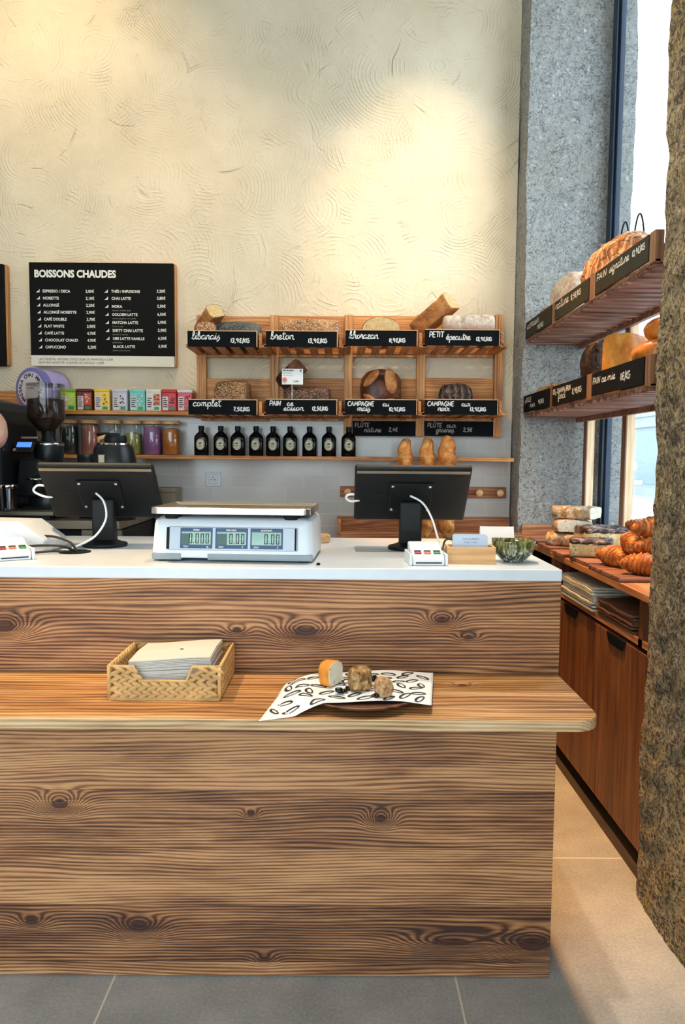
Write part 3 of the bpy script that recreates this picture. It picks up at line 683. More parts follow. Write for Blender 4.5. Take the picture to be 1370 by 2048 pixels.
rack = thing('bread_rack', 'larch wood bread rack on the back wall, four bays and two rows', 'rack', (0.05, 4.05, 1.49))
dz = [-0.008, -0.004, 0.0, 0.004, 0.008]
px = [(-0.784, -0.734), (-0.386, -0.340), (0.017, 0.063), (0.411, 0.457), (0.834, 0.880)]
for i, (a, b) in enumerate(px):
    lo = 1.488 if i >= 3 else (1.488 if i == 2 else 1.585)
    B(a, 3.985, lo, b, 4.03, 2.139 + dz[i]).build('post', M['rack_v'], rack, world=True, bevel=0.002)
for i in range(4):
    a, b = px[i][1], px[i + 1][0]; z = (dz[i] + dz[i + 1]) / 2
    B(a, 4.012, 1.935 + z, b, 4.034, 2.137 + z).build('back_board', M['rack'], rack, world=True)
    B(a, 4.012, 1.592 + z, b, 4.034, 1.802 + z).build('back_board', M['rack'], rack, world=True)
    sx0 = [-0.772, -0.379, 0.019, 0.421][i]; sx1 = [-0.425, -0.022, 0.381, 0.791][i]
    for zz in (1.925 + z, 1.583 + z):
        sl = MB(); n = 5; s0, s1 = sx0 + 0.01, sx1 + 0.03
        for k in range(n + 1):
            x = s0 + (s1 - s0) * k / n
            sl.box(x - 0.020, 3.705, zz, x + 0.020, 4.01, zz + 0.014)
        sl.box(s0, 3.99, zz - 0.012, s1, 4.01, zz)
        sl.build('slatted_tray', M['rack_y'], rack, world=True)
        for x in (sx0 + 0.004, sx1 + 0.012):
            MB().prism([(3.70, zz + 0.014), (4.01, zz + 0.014), (4.01, zz + 0.1), (3.72, zz + 0.075), (3.70, zz + 0.07)], x, x + 0.014, 'x').build('side_panel', M['rack_y'], rack, world=True)

def wall_sign(label, x0, x1, z0, z1, y, items, chalk='chalk', mat='slate', w=0.0046):
    t = thing('chalkboard_sign', label, 'sign', ((x0 + x1) / 2, y, z0), 0, 'chalkboard price signs on the back rack')
    B(x0, y - 0.004, z0, x1, y + 0.004, z1).build('board', M[mat], t, world=True)
    mb = MB(); s = y - 0.0048
    handwrite(mb, [(a[0], x0 + a[1], z0 + a[2], *a[3:]) for a in items[:-1]], lambda a, b: (a, s, b), w)
    mb.build('bread_name', M[chalk], t, world=True)
    mb = MB(); handwrite(mb, [(a[0], x0 + a[1], z0 + a[2], *a[3:]) for a in items[-1:]], lambda a, b: (a, s, b), w)
    mb.build('price', M[chalk], t, world=True)
    ed = MB(); ed.box(x0, y - 0.0055, z1, x1, y + 0.008, z1 + 0.004); ed.box(x1, y - 0.0055, z0, x1 + 0.004, y + 0.008, z1 + 0.004)
    ed.build('wooden_edge', M['light_wood'], t, world=True)
    return t
ys = 3.69
wall_sign('black chalk sign reading libanais 13,9 on the top rack row', -0.770, -0.425, 1.919, 1.995, ys, [('libanaiS', 0.022, 0.036, 0.0190, 1.06), ('13,9€/QY', 0.215, 0.021, 0.0165, 0.98)])
wall_sign('black chalk sign reading breton 13,9 on the top rack row', -0.377, -0.022, 1.922, 1.998, ys, [('breton', 0.022, 0.036, 0.0195, 1.10), ('13,9€/QY', 0.210, 0.020, 0.0165, 0.98)])
wall_sign('black chalk sign reading khorazan 11,9 on the top rack row', 0.021, 0.378, 1.929, 2.005, ys, [('khorazan', 0.018, 0.036, 0.0180, 1.0), ('11,9€/QY', 0.218, 0.019, 0.0155, 0.98)])
wall_sign('black chalk sign reading petit épeautre 13,9 on the top rack row', 0.419, 0.791, 1.935, 2.011, ys, [('PETIT', 0.022, 0.040, 0.0165, 0.88), ('épeautre', 0.105, 0.028, 0.0165, 1.0), ('13,9€/QY', 0.256, 0.024, 0.0145, 0.92)])
wall_sign('black chalk sign reading complet 7,5 on the lower rack row', -0.768, -0.425, 1.581, 1.654, ys, [('complet', 0.022, 0.042, 0.0180, 1.15), ('7,5€/QY', 0.225, 0.019, 0.0155, 0.98)])
wall_sign('black chalk sign reading pain de saison 12,5 on the lower rack row', -0.377, -0.022, 1.585, 1.658, ys, [('PAIN', 0.018, 0.043, 0.0150, 0.95), ('de', 0.105, 0.043, 0.0145, 1.1), ('saison', 0.088, 0.020, 0.0150, 1.25), ('12,5€/QY', 0.232, 0.021, 0.0150, 0.9)])
wall_sign('black chalk sign reading campagne au maïs 10,9 on the lower rack row', 0.021, 0.381, 1.587, 1.661, ys, [('CAMPAGNE', 0.014, 0.043, 0.0140, 0.95), ('au', 0.190, 0.043, 0.0130, 1.1), ('maïS', 0.062, 0.019, 0.0145, 1.1), ('10,9€/QY', 0.222, 0.019, 0.0150, 0.92)])
wall_sign('black chalk sign reading campagne aux noix 13,9 on the lower rack row', 0.423, 0.790, 1.590, 1.664, ys, [('CAMPAGNE', 0.014, 0.043, 0.0140, 0.95), ('aux', 0.186, 0.043, 0.0130, 1.05), ('noix', 0.066, 0.019, 0.0145, 1.1), ('13,9€/QY', 0.228, 0.019, 0.0150, 0.92)])
wall_sign('black chalk sign reading flûte nature under the rack', 0.066, 0.409, 1.488, 1.570, 3.975, [('FLÛTE', 0.012, 0.048, 0.0140, 1.05), ('nature', 0.062, 0.022, 0.0140, 1.15), ('2,4€', 0.195, 0.026, 0.0170, 0.95)], 'chalk_dim', w=0.0038)
wall_sign('black chalk sign reading flûte aux graines under the rack', 0.459, 0.832, 1.490, 1.572, 3.975, [('FLÛTE', 0.014, 0.048, 0.0140, 1.05), ('aux', 0.118, 0.048, 0.0140, 1.1), ('graineS', 0.060, 0.022, 0.0140, 1.1), ('2,5€', 0.208, 0.026, 0.0170, 0.95)], 'chalk_dim', w=0.0038)

# ------------------------------------------------------------------ breads on the rack
T1, T2 = 1.942, 1.600
loaf('half_loaf', 'cut square brown loaf leaning up at the left end of the top row', 'bread', M['loaf_brown'], 0.19, 0.092, 0.088, (-0.688, 3.905, 2.045), rot=euler_dir((0.50, -0.66, 0.50), (-0.45, 0.1, 1)), cut=M['crumb'], k=6, e=0.55, amp=0.003)
loaf('poppy_loaf', 'long grey poppy loaf behind the libanais sign, pushed to the back', 'bread', M['loaf_grey'], 0.28, 0.10, 0.16, (-0.58, 3.94, T1), 0.05, k=4, e=0.7, amp=0.004, seed=2)
loaf('poppy_loaf', 'grey and golden seeded loaf right behind the libanais sign', 'bread', M['loaf_grey'], 0.22, 0.10, 0.125, (-0.52, 3.80, T1), -0.06, k=3.5, e=0.75, amp=0.005, seed=3)
loaf('golden_roll', 'small golden loaf end behind the libanais sign, left side', 'bread', M['loaf_speck'], 0.11, 0.09, 0.13, (-0.70, 3.80, T1), 0.3, k=3, amp=0.004, seed=5)
loaf('oat_loaf', 'long oat-crusted loaf behind the breton sign', 'bread', M['loaf_speck'], 0.33, 0.11, 0.155, (-0.165, 3.85, T1 + 0.002), -0.07, k=4, e=0.75, amp=0.005, seed=6)
loaf('sliced_loaf', 'rounded loaf with pale cut face behind the khorazan sign', 'bread', M['loaf_brown'], 0.12, 0.205, 0.165, (0.205, 3.86, T1 + 0.003), -pi / 2, cut=M['crumb'], k=3, e=0.85, amp=0.004, seed=7)
loaf('block_loaf', 'big square loaf leaning upward over the petit épeautre bay, cut end up', 'bread', M['loaf_brown'], 0.26, 0.105, 0.105, (0.505, 3.885, 2.075), rot=euler_dir((0.62, -0.55, 0.50), (-0.4, 0.15, 1)), cut=M['crumb'], k=7, e=0.5, amp=0.003, seed=8)
loaf('floured_loaf', 'tin loaf dusted with flour behind the petit épeautre sign', 'bread', M['loaf_flour'], 0.265, 0.12, 0.175, (0.655, 3.80, T1 + 0.004), -0.08, k=7, e=0.6, amp=0.003, seed=9)
loaf('seeded_loaf', 'square seed-covered loaf behind the complet sign', 'bread', M['loaf_seed'], 0.175, 0.13, 0.178, (-0.565, 3.83, T2), -0.25, k=6, e=0.55, amp=0.005, seed=10)
loaf('seeded_loaf', 'dark seed-covered loaf lying behind the pain de saison sign', 'bread', M['loaf_seed_dark'], 0.245, 0.12, 0.145, (-0.175, 3.81, T2), -0.04, k=6, e=0.6, amp=0.005, seed=11)
loaf('fruit_loaf', 'dark fruit loaf standing tilted with cut face behind the price card', 'bread', M['loaf_dark'], 0.15, 0.10, 0.095, (-0.245, 3.92, 1.775), rot=euler_dir((0.50, -0.70, 0.35), (-0.8, 0, 0.8)), cut=M['crumb_dark'], k=6, e=0.55, amp=0.003, seed=12)
t = thing('country_boule', 'large dark round country loaf with a split golden top', 'bread', (0.21, 3.86, T2))
rows = loaf_mesh(0.215, 0.18, 0.245, k=2.3, e=0.95, amp=0.006, seed=13, ns=36, flat=0.1); MB().quad_grid(rows, closed_u=True, caps=True).build('crust', M['loaf_boule'], t, smooth=True)
for (ex, ez, rx_, rz_, an) in ((-0.052, 0.180, .020, .055, -0.75), (0.048, 0.165, .032, .068, 0.15), (-0.052, 0.065, 0.052, 0.018, -0.75), (0.030, 0.052, 0.07, 0.020, 0.20)):
    mb = MB(); rows = []
    for i in range(9):
        r = i / 8.0; ring = []
        for j in range(20):
            a = 2 * pi * j / 20; u_, w_ = rx_ * r * cos(a), rz_ * r * sin(a)
            X_ = ex + u_ * cos(an) - w_ * sin(an); Z_ = ez + u_ * sin(an) + w_ * cos(an)
            q = 1 - (X_ / 0.112) ** 2 - ((Z_ - 0.12) / 0.128) ** 2
            ring.append((X_, -0.092 * sqrt(max(q, 0.0)) - 0.008 * (1 - r * r) - 0.001 + 0.003 * noise.noise(Vector((X_, 0, Z_)) * 90), Z_))
        rows.append(ring)
    mb.quad_grid(rows, closed_u=True).build('split_ridge', M['loaf_boule_split'], t, smooth=True, solid=0.006)
loaf('walnut_loaf', 'small dark cracked walnut loaf behind the campagne aux noix sign', 'bread', M['loaf_walnut'], 0.175, 0.12, 0.172, (0.60, 3.83, T2 + 0.003), -0.15, k=2.6, amp=0.008, seed=14, freq=30)
cardt = thing('price_card', 'small white price card clipped on the pain de saison bay', 'price card', (-0.25, 3.745, 1.655))
B(-0.052, -0.001, 0.0, 0.056, 0.001, 0.08).build('card', M['cardwhite'], cardt, rot=(radians(-4), 0, 0), loc=(0, 0, 0.085))
type_block([('Pain de saison', -0.047, 0.153, 0.0115, 0.0004, 'LEFT', 0.85), ('levain naturel', -0.047, 0.140, 0.008, 0, 'LEFT', 0.9), ('farine de blé, graines, sel', -0.047, 0.129, 0.006, 0, 'LEFT', 0.9), ('12,50€', 0.006, 0.097, 0.011, 0.0003, 'LEFT', 0.9)], M['ink'], cardt, 'printed_text', lambda a, b: (a, -0.0095 + (b - 0.085) * 0.07, b))
MB().disc(-0.038, 0.108, 0.012, 0.012, -0.0085).build('orange_emblem', M['orange'], cardt)
MB().disc(0.044, 0.155, 0.005, 0.006, -0.006).build('green_emblem', M['green'], cardt)
B(-0.0015, 0.001, -0.04, 0.0015, 0.003, 0.09).build('clip', M['glass'], cardt)

# ------------------------------------------------------------------ tea tins
def tin(x, c_lid, c_body, c_patch, label, w=0.088, rz=0.0):
    t = thing('tea_tin', label, 'tin', (x, 3.94, 1.608), rz, 'tea tins on the wall shelf')
    h = 0.108; d = 0.075
    def mm(nm, c): return plain(nm, srgb(*c), 0.35, vary=0.1, nscale=40)
    B(-w / 2, -d / 2, 0, w / 2, d / 2, h - 0.004).build('body', mm('tin_body', c_body), t, bevel=0.006)
    B(-w / 2 - 0.001, -d / 2 - 0.001, h - 0.010, w / 2 + 0.001, d / 2 + 0.001, h + 0.009).build('lid', mm('tin_lid', c_lid), t, bevel=0.006)
    y = -d / 2 - 0.0012
    B(-w / 2 + 0.006, y, 0.006, -0.004, -d / 2 + 0.001, 0.078).build('paper_label', M['palelabel'], t)
    B(0.0, y, 0.030, w / 2 - 0.006, -d / 2 + 0.001, 0.092).build('colour_patch', mm('tin_patch', c_patch), t)
    B(0.004, y - 0.0006, 0.008, w / 2 - 0.010, -d / 2 + 0.001, 0.024).build('green_stamp', M['green'], t)
    mb = MB(); r = random.Random(int(x * 1000))
    for k in range(5):
        zz = 0.066 - k * 0.011; mb.box(-w / 2 + 0.010, y - 0.0008, zz, -w / 2 + 0.010 + r.uniform(0.014, 0.026), y + 0.0004, zz + 0.0045)
    mb.build('label_print', M['ink'], t)
    mb = MB()
    for k in range(7):
        cxx = r.uniform(0.004, w / 2 - 0.014); czz = r.uniform(0.036, 0.086); mb.disc(cxx, czz, r.uniform(.003, .007), r.uniform(.002, .006), y - 0.0008, n=8)
    mb.build('printed_motif', M['maroonink'] if c_body[0] > 150 else M['palelabel'], t)
    return t
tins = [(-1.455, (120, 160, 40), (150, 190, 50), (190, 210, 70), 'lime green tea tin, first tin to the right of the grinder'),
        (-1.367, (84, 26, 22), (110, 30, 26), (206, 80, 44), 'maroon tea tin with an orange patch on the wall shelf'),
        (-1.275, (232, 190, 30), (226, 198, 120), (236, 200, 30), 'yellow tea tin with yellow lid on the wall shelf'),
        (-1.178, (196, 198, 206), (190, 188, 200), (206, 202, 214), 'pale lilac-grey tea tin between the yellow and teal tins'),
        (-1.086, (120, 200, 188), (120, 196, 186), (90, 180, 172), 'teal tea tin on the wall shelf'),
        (-0.999, (220, 216, 204), (214, 210, 196), (198, 108, 64), 'cream patterned tea tin with a rust square'),
        (-0.915, (190, 30, 36), (168, 28, 34), (206, 44, 44), 'all-red tea tin on the wall shelf'),
        (-0.832, (220, 206, 206), (200, 60, 66), (214, 60, 66), 'red and white tea tin at the right end of the shelf')]
for x, a, b, c, lab in tins: tin(x, a, b, c, lab, 0.082, rnd.uniform(-0.05, 0.05))
# round lilac tin
rt = thing('round_tin', 'large round lilac tin lying on its side at the left of the tea shelf', 'tin', (-1.645, 3.90, 1.608), radians(-24))
MB().lathe([(0.105, 0.0), (0.112, 0.004), (0.112, 0.16), (0.105, 0.165)], axis='y', cz=0.112, n=40).build('body', M['lilac'], rt, smooth='auto')
MB().lathe([(0.106, -0.006), (0.1135, -0.002), (0.1135, 0.03), (0.112, 0.03)], axis='y', cz=0.112, n=40).build('lid', M['lilac_d'], rt, smooth='auto')
MB().disc(0, 0.112, 0.092, 0.092, -0.0068, n=40).build('round_label', M['palelabel'], rt)
ring = MB(); word = 'CHAI MASSALA CHAI MASSALA '
for i, ch in enumerate(word):
    if ch == ' ': continue
    a = pi / 2 + 0.5 - 2 * pi * i / len(word); me = type_text(ch, 0.030, M['maroonink'], None, '', None, None, 0.001, 'CENTER')
    b = len(ring.v)
    for v in me.vertices:
        u_, w_ = v.co.x, v.co.y + 0.064; ring.v.append((u_ * sin(a) + w_ * cos(a), -0.0076, 0.112 + w_ * sin(a) - u_ * cos(a)))
    for p in me.polygons: ring.f.append(tuple(b + k for k in p.vertices)); ring.m.append(0)
ring.build('ring_lettering', M['maroonink'], rt)
type_block([('thé aux épices', 0, 0.13, 0.013, 0, 'CENTER', 0.9), ('NATUREL', 0, 0.112, 0.013, 0.0003, 'CENTER', 0.9)], M['maroonink'], rt, 'centre_lettering', lambda a, b: (a, -0.0076, b))

# ------------------------------------------------------------------ jars
def powder(nm, c): return plain(nm, srgb(*c), 0.9, vary=0.12, nscale=20, bump=0.3)
def jar(x, col, fill, label):
    t = thing('spice_jar', label, 'jar', (x, 3.95, 1.375), 0, 'glass jars on the lower wall shelf')
    MB().lathe([(0.046, 0.0), (0.0485, 0.004), (0.0485, 0.160), (0.045, 0.166)], n=28).build('glass_body', M['glass'], t, smooth='auto')
    MB().lathe([(0.044, 0.004), (0.045, 0.006), (0.045, fill - 0.006), (0.040, fill), (0.01, fill + 0.006)], n=28).build('powder', powder('powder', col), t, smooth='auto')
    MB().lathe([(0.050, 0.166), (0.051, 0.170), (0.051, 0.182), (0.048, 0.186)], n=28).build('wooden_lid', M['lidwood'], t, smooth='auto')
for x, c, f, lab in [(-1.470, (40, 48, 46), 0.15, 'glass jar of dark tea leaves, next to the grinder'), (-1.356, (168, 104, 88), 0.155, 'glass jar of rosy brown powder'), (-1.236, (150, 146, 120), 0.10, 'glass jar with pale contents behind the black grinder'),
                     (-1.125, (146, 146, 70), 0.115, 'glass jar of olive green powder'), (-1.018, (150, 98, 150), 0.15, 'glass jar of purple powder'), (-0.918, (186, 112, 44), 0.14, 'glass jar of orange-brown powder at the right end of the jars')]:
    jar(x, c, f, lab)

# ------------------------------------------------------------------ bottles
def bottle():
    t = thing('syrup_bottle', 'b', 'bottle', (0, 3.945, 1.375), 0, 'black syrup bottles on the lower wall shelf')
    prof = [(0.036, 0), (0.039, 0.004), (0.039, 0.095), (0.036, 0.106), (0.026, 0.118), (0.015, 0.127), (0.013, 0.135), (0.013, 0.142)]
    rows = []
    for r, h in prof:
        rows.append([(r * math.copysign(abs(cos(a)) ** 0.8, cos(a)), r * 0.62 * math.copysign(abs(sin(a)) ** 0.8, sin(a)) if h < 0.12 else r * sin(a), h) for a in [2 * pi * k / 28 for k in range(28)]])
    MB().quad_grid(rows, closed_u=True, caps=True).build('body', M['blackgloss'], t, smooth='auto')
    MB().lathe([(0.015, 0.136), (0.0155, 0.140), (0.0155, 0.158), (0.013, 0.160)], n=16).build('cap', M['black'], t, smooth='auto')
    lab = MB(); rows = []
    for r in (0, 0.5, 1):
        rows.append([(0.0235 * r * cos(a), -0.0252 + 0.004 * abs(cos(a) * r) ** 2, 0.060 + 0.029 * r * sin(a)) for a in [2 * pi * k / 24 for k in range(24)]])
    L_ = lab.quad_grid(rows, closed_u=True).build('oval_label', M['labelcream'], t)
    rg = MB()
    rg.tube([(0.0195 * cos(a), -0.0258 + 0.003 * abs(cos(a)) ** 2, 0.060 + 0.024 * sin(a)) for a in [2 * pi * k / 24 for k in range(24)]], 0.0007, 4, True)
    rg.box(-0.008, -0.0262, 0.062, 0.007, -0.0255, 0.067); rg.box(-0.004, -0.0262, 0.068, 0.009, -0.0255, 0.071); rg.box(-0.012, -0.0262, 0.053, 0.012, -0.0255, 0.055); rg.box(-0.008, -0.0262, 0.047, 0.008, -0.0255, 0.049)
    rg.build('label_print', M['ink'], L_)
    return t
bt = bottle(); bx = [-0.753, -0.648, -0.556, -0.457, -0.365, -0.273, -0.168, -0.063, 0.044]
bl = ['leftmost of the nine black bottles, nearest the jars'] + ['%s of the nine black bottles from the left' % w for w in ('second', 'third', 'fourth', 'fifth', 'sixth', 'seventh', 'eighth')] + ['rightmost of the nine black bottles, under the flûte nature sign']
for i, x in enumerate(bx):
    o = bt if i == 0 else copy_tree(bt)
    o.location.x = x; o['label'] = bl[i]; o.rotation_euler.z = rnd.uniform(-0.12, 0.12)

# ------------------------------------------------------------------ menu boards
mn = thing('menu_board', 'black wall menu board headed BOISSONS CHAUDES', 'menu board', (-1.29, 4.0, 1.852))
B(-1.680, 3.985, 1.910, -0.906, 4.010, 2.402).build('board', M['menu'], mn, world=True)
B(-1.678, 3.983, 1.853, -0.905, 4.010, 1.909).build('white_strip', M['cream'], mn, world=True)
B(-1.672, 4.010, 1.86, -0.900, 4.047, 2.404).build('wood_backing', M['rack_v'], mn, world=True)
def mx(pxl): return -1.680 + (pxl - 60) / 287 * 0.774
def mz(pyl): return 2.402 - (pyl - 527) * 0.00266
it = [('BOISSONS CHAUDES', mx(70), mz(556), 0.0530, 0.0022, 'LEFT', 0.88)]
col1 = [('ESPRESSO / DECA', '2,00€'), ('NOISETTE', '2,10€'), ('ALLONGÉ', '2,20€'), ('ALLONGÉ NOISETTE', '2,90€'), ('CAFÉ DOUBLE', '3,70€'), ('FLAT WHITE', '3,90€'), ('CAFÉ LATTE', '4,70€'), ('CHOCOLAT CHAUD', '4,90€'), ('CAPUCCINO', '5,20€')]
tri = MB()
for i, (a, b) in enumerate(col1):
    y = 586.5 + i * 13.95
    it.append((a, mx(86 + i * 0.4), mz(y), 0.0205, 0.0005, 'LEFT', 0.93)); it.append((b, mx(189 + i * 0.3), mz(y), 0.0215, 0.0004, 'RIGHT', 0.92))
    tx = mx(73 + i * 0.35); ty = mz(y); tri.prism([(tx, ty), (tx + 0.019, ty), (tx + 0.019, ty + 0.017), (tx + 0.012, ty + 0.008)], 3.984, 3.9855, 'y')
col2 = [('THÉS / INFUSIONS', '3,20€', 586, ''), ('CHAI LATTE', '5,80€', 600, ''), ('MOKA', '5,50€', 616, 'espresso, chocolat chaud'), ('GOLDEN LATTE', '6,50€', 632, 'curcuma, gingembre et cannelle'), ('MATCHA LATTE', '5,90€', 648, 'thé vert moulu'), ('DIRTY CHAI LATTE', '5,90€', 664, 'chai latte et espresso'), ('UBE LATTE VANILLE', '6,50€', 680, 'patate douce'), ('BLACK LATTE', '5,90€', 696, 'charbon actif et sésame')]
for i, (a, b, y, s_) in enumerate(col2):
    it.append((a, mx(223 + i * 0.3), mz(y), 0.0205, 0.0005, 'LEFT', 0.93)); it.append((b, mx(331 + i * 0.3), mz(y - 1), 0.0215, 0.0004, 'RIGHT', 0.92))
    if i < 7: tx = mx(209 + i * 0.3); ty = mz(y); tri.prism([(tx, ty), (tx + 0.019, ty), (tx + 0.019, ty + 0.017), (tx + 0.012, ty + 0.008)], 3.984, 3.9855, 'y')
type_block(it, M['print'], mn, 'lettering', lambda a, b: (a + 1.29, -0.0158, b - 1.852))
sm = [(s_, mx(224), mz(y + 6.5), 0.0105, 0, 'LEFT', 0.95) for a, b, y, s_ in col2 if s_]
M['print_dim'] = plain('grey_print', srgb(150, 146, 136), 0.7)
type_block(sm, M['print_dim'], mn, 'small_lettering', lambda a, b: (a + 1.29, -0.0158, b - 1.852))
tri.build('bullet_marks', M['print'], mn, world=True)
type_block([('LAIT VÉGÉTAL (AVOINE, COCO, SOJA OU AMANDE) + 0,50€', mx(75), mz(722), 0.0175, 0, 'LEFT', 0.86), ('SIROP BIO NOISETTE, CARAMEL OU VANILLE + 0,80€', mx(75), mz(729), 0.0175, 0, 'LEFT', 0.86)], M['ink'], mn, 'footer_lettering', lambda a, b: (a + 1.29, -0.0175, b - 1.852))
mn2 = thing('menu_board', 'second black menu board cut off by the left edge of the frame', 'menu board', (-2.2, 4.0, 1.852))
B(-2.58, 3.985, 1.850, -1.822, 4.010, 2.392).build('board', M['menu'], mn2, world=True); B(-2.57, 4.010, 1.86, -1.814, 4.047, 2.394).build('wood_backing', M['rack_v'], mn2, world=True)

# ------------------------------------------------------------------ socket, peg rail, flutes
sk = thing('power_socket', 'white french power socket on the grey tiles', 'socket', (-0.705, 4.038, 1.244))
B(-0.042, -0.010, -0.04, 0.042, 0, 0.04).build('cover_plate', M['white'], sk, bevel=0.004)
B(-0.026, -0.013, -0.026, 0.026, -0.009, 0.026).build('insert', M['white'], sk, bevel=0.003)
hl = MB()
for a, b in ((-0.010, -0.003), (0.010, -0.003), (0, 0.010)): hl.cyl(0.0032, -0.0140, -0.0128, a, 0, 12, 'y', b)
hl.build('pin_holes', M['recess'], sk)
pr_ = thing('peg_rail', 'brown wooden peg rail on the tiles behind the right till', 'peg rail', (0.46, 4.038, 1.182))
B(0.0, 4.018, 1.152, 0.922, 4.038, 1.212).build('rail', M['cab_x'], pr_, world=True, bevel=0.003)
for x in (0.041, 0.265, 0.32, 0.44, 0.505, 0.64, 0.762, 0.876):
    MB().lathe([(0.012, 0.0), (0.012, -0.045), (0.019, -0.050), (0.019, -0.062), (0.012, -0.066)], x, 4.018, 16, 'y', 1.182).build('peg', M['light_wood'], pr_, world=True, smooth='auto')
lg = thing('bread_ledge', 'low wooden ledge box along the back wall where the flutes stand', 'ledge', (0.46, 3.88, 0.92))
B(-0.015, 3.72, 0.920, 0.949, 4.036, 0.950).build('base', M['cab_x'], lg, world=True, bevel=0.002)
B(-0.015, 4.014, 0.950, 0.945, 4.036, 1.045).build('back_board', M['cab_x'], lg, world=True, bevel=0.002)
B(-0.015, 3.72, 0.950, 0.005, 4.014, 1.04).build('end_panel', M['cab_y'], lg, world=True, bevel=0.002)
B(0.005, 3.72, 0.950, 0.949, 3.735, 0.988).build('front_lip', M['cab_x'], lg, world=True, bevel=0.002)
for i, (x, zt_, r, lab) in enumerate([(0.335, 1.467, 0.042, 'left of the three upright flutes behind the right till'), (0.450, 1.473, 0.042, 'middle of the three upright flutes behind the right till'), (0.553, 1.483, 0.049, 'right and thickest of the three upright flutes behind the right till')]):
    Lf = zt_ - 0.955
    def rdg(xx, tt, s_=i): return 0.004 * sin(xx * 70 + tt * 1.0 + s_)
    loaf('flute', lab, 'bread', M['flute'], Lf, 2 * r, 2 * r, (x, 3.845, 0.955 + Lf / 2), rot=(0, radians(-90), 0), group='flutes standing on the back ledge', k=3.4, e=1.0, amp=0.003, seed=20 + i, freq=26, flat=0.0, ridge=rdg, nr=40)
for o in bpy.data.objects:
    if o.name.startswith('flute') and o.parent is None and o.type == 'EMPTY':
        o.rotation_euler = euler_dir((0, 0.075, 1), (0, -1, 0)); o.location.y = 3.80

# ================================================================== COFFEE STATION (left)
bb = thing('steel_back_bar', 'stainless steel back bar unit carrying the coffee grinders', 'back bar', (-1.7, 3.6, 0))
B(-2.6, 3.32, 0.05, -1.0, 3.95, 1.03).build('body', M['recess'], bb, world=True)
B(-2.6, 3.28, 1.095, -1.30, 3.95, 1.115).build('top_tray', M['steel_dull'], bb, world=True, bevel=0.003)
B(-2.6, 3.28, 1.035, -1.0, 3.95, 1.075).build('worktop', M['steel_dull'], bb, world=True, bevel=0.003)
B(-2.55, 3.34, 1.075, -1.34, 3.9, 1.095).build('spacer', M['blackmetal'], bb, world=True)
B(-1.18, 3.30, 0.90, -1.0, 3.32, 1.03).build('side_panel', M['steel_dull'], bb, world=True)
pl_ = B(-1.11, 3.274, 1.046, -1.02, 3.279, 1.068).build('label_plate', M['cream'], bb, world=True)
kb = thing('metal_box', 'brownish metal box on the back bench by the tiled wall', 'box', (-0.93, 3.94, 0.90))
B(-0.06, -0.08, 0, 0.05, 0.08, 0.29).build('body', M['steel_dull'], kb, bevel=0.004)
B(-0.063, -0.083, 0.275, 0.053, 0.083, 0.30).build('lid', M['steel_dull'], kb, bevel=0.004)
bn = thing('back_bench', 'low dark bench along the back wall behind the counter', 'bench', (-0.5, 3.9, 0))
B(-1.0, 3.55, 0.87, 0.949, 4.036, 0.899).build('benchtop', M['steel_dull'], bn, world=True)
B(-0.98, 3.6, 0.0, 0.93, 4.03, 0.87).build('body', M['recess'], bn, world=True)
B(-0.98, 3.75, 0.899, 0.949, 4.03, 0.918).build('riser', M['cab_x'], bn, world=True)

gr = thing('coffee_grinder', 'tall black coffee grinder with a clear hopper full of beans', 'coffee grinder', (-1.40, 3.5, 1.115))
MB().lathe([(0.094, 0.012), (0.098, 0.03), (0.094, 0.052), (0.07, 0.058)], n=36).build('base', M['blackmetal'], gr, smooth='auto')
MB().box(-0.10, -0.09, 0.0, 0.10, 0.10, 0.014).build('base_plate', M['black'], gr, bevel=0.004)
MB().prism([(-0.135, 0.058), (0.04, 0.058), (0.03, 0.22), (-0.03, 0.24), (-0.115, 0.24)], -0.08, 0.09, 'y').build('column', M['blackmetal'], gr, bevel=0.012)
MB().lathe([(0.055, 0.20), (0.066, 0.215), (0.068, 0.30), (0.064, 0.318), (0.04, 0.322)], 0.0, 0.0, 32).build('grinding_head', M['blackmetal'], gr, smooth='auto')
MB().lathe([(0.069, 0.300), (0.070, 0.303), (0.070, 0.309), (0.069, 0.312)], n=32).build('collar_ring', M['steel'], gr, smooth='auto')
MB().lathe([(0.038, 0.318), (0.030, 0.345), (0.034, 0.372)], n=24).build('hopper_neck', M['black'], gr, smooth='auto')
MB().lathe([(0.036, 0.366), (0.082, 0.420), (0.087, 0.432), (0.087, 0.585), (0.086, 0.59)], -0.01, 0, 36).build('hopper', M['hopper'], gr, smooth='auto')
MB().lathe([(0.034, 0.370), (0.079, 0.422), (0.083, 0.432), (0.083, 0.520), (0.05, 0.526), (0.01, 0.528)], -0.01, 0, 36).build('coffee_beans', M['beans'], gr, smooth='auto')
MB().lathe([(0.088, 0.584), (0.089, 0.588), (0.088, 0.594), (0.03, 0.597)], -0.01, 0, 36).build('hopper_lid', M['hopper'], gr, smooth='auto')
hd = B(-0.045, -0.005, -0.03, 0.045, 0.012, 0.035).build('display_head', M['black'], gr, loc=(-0.076, -0.10, 0.290), rot=(radians(-35), 0, 0), bevel=0.005)
M['screen'] = NT('blue_lcd').fin(srgb(90, 140, 230), 0.3, Emission_Color=srgb(90, 150, 240), Emission_Strength=0.8)
B(-0.034, -0.0065, -0.002, 0.034, -0.004, 0.026).build('screen', M['screen'], hd)
MB().cyl(0.008, -0.011, -0.004, -0.036, 0, 14, 'y', -0.020).build('dial', M['chrome'], hd)
B(-0.09, -0.10, 0.332, -0.01, -0.085, 0.340).build('top_trim', M['steel'], gr)
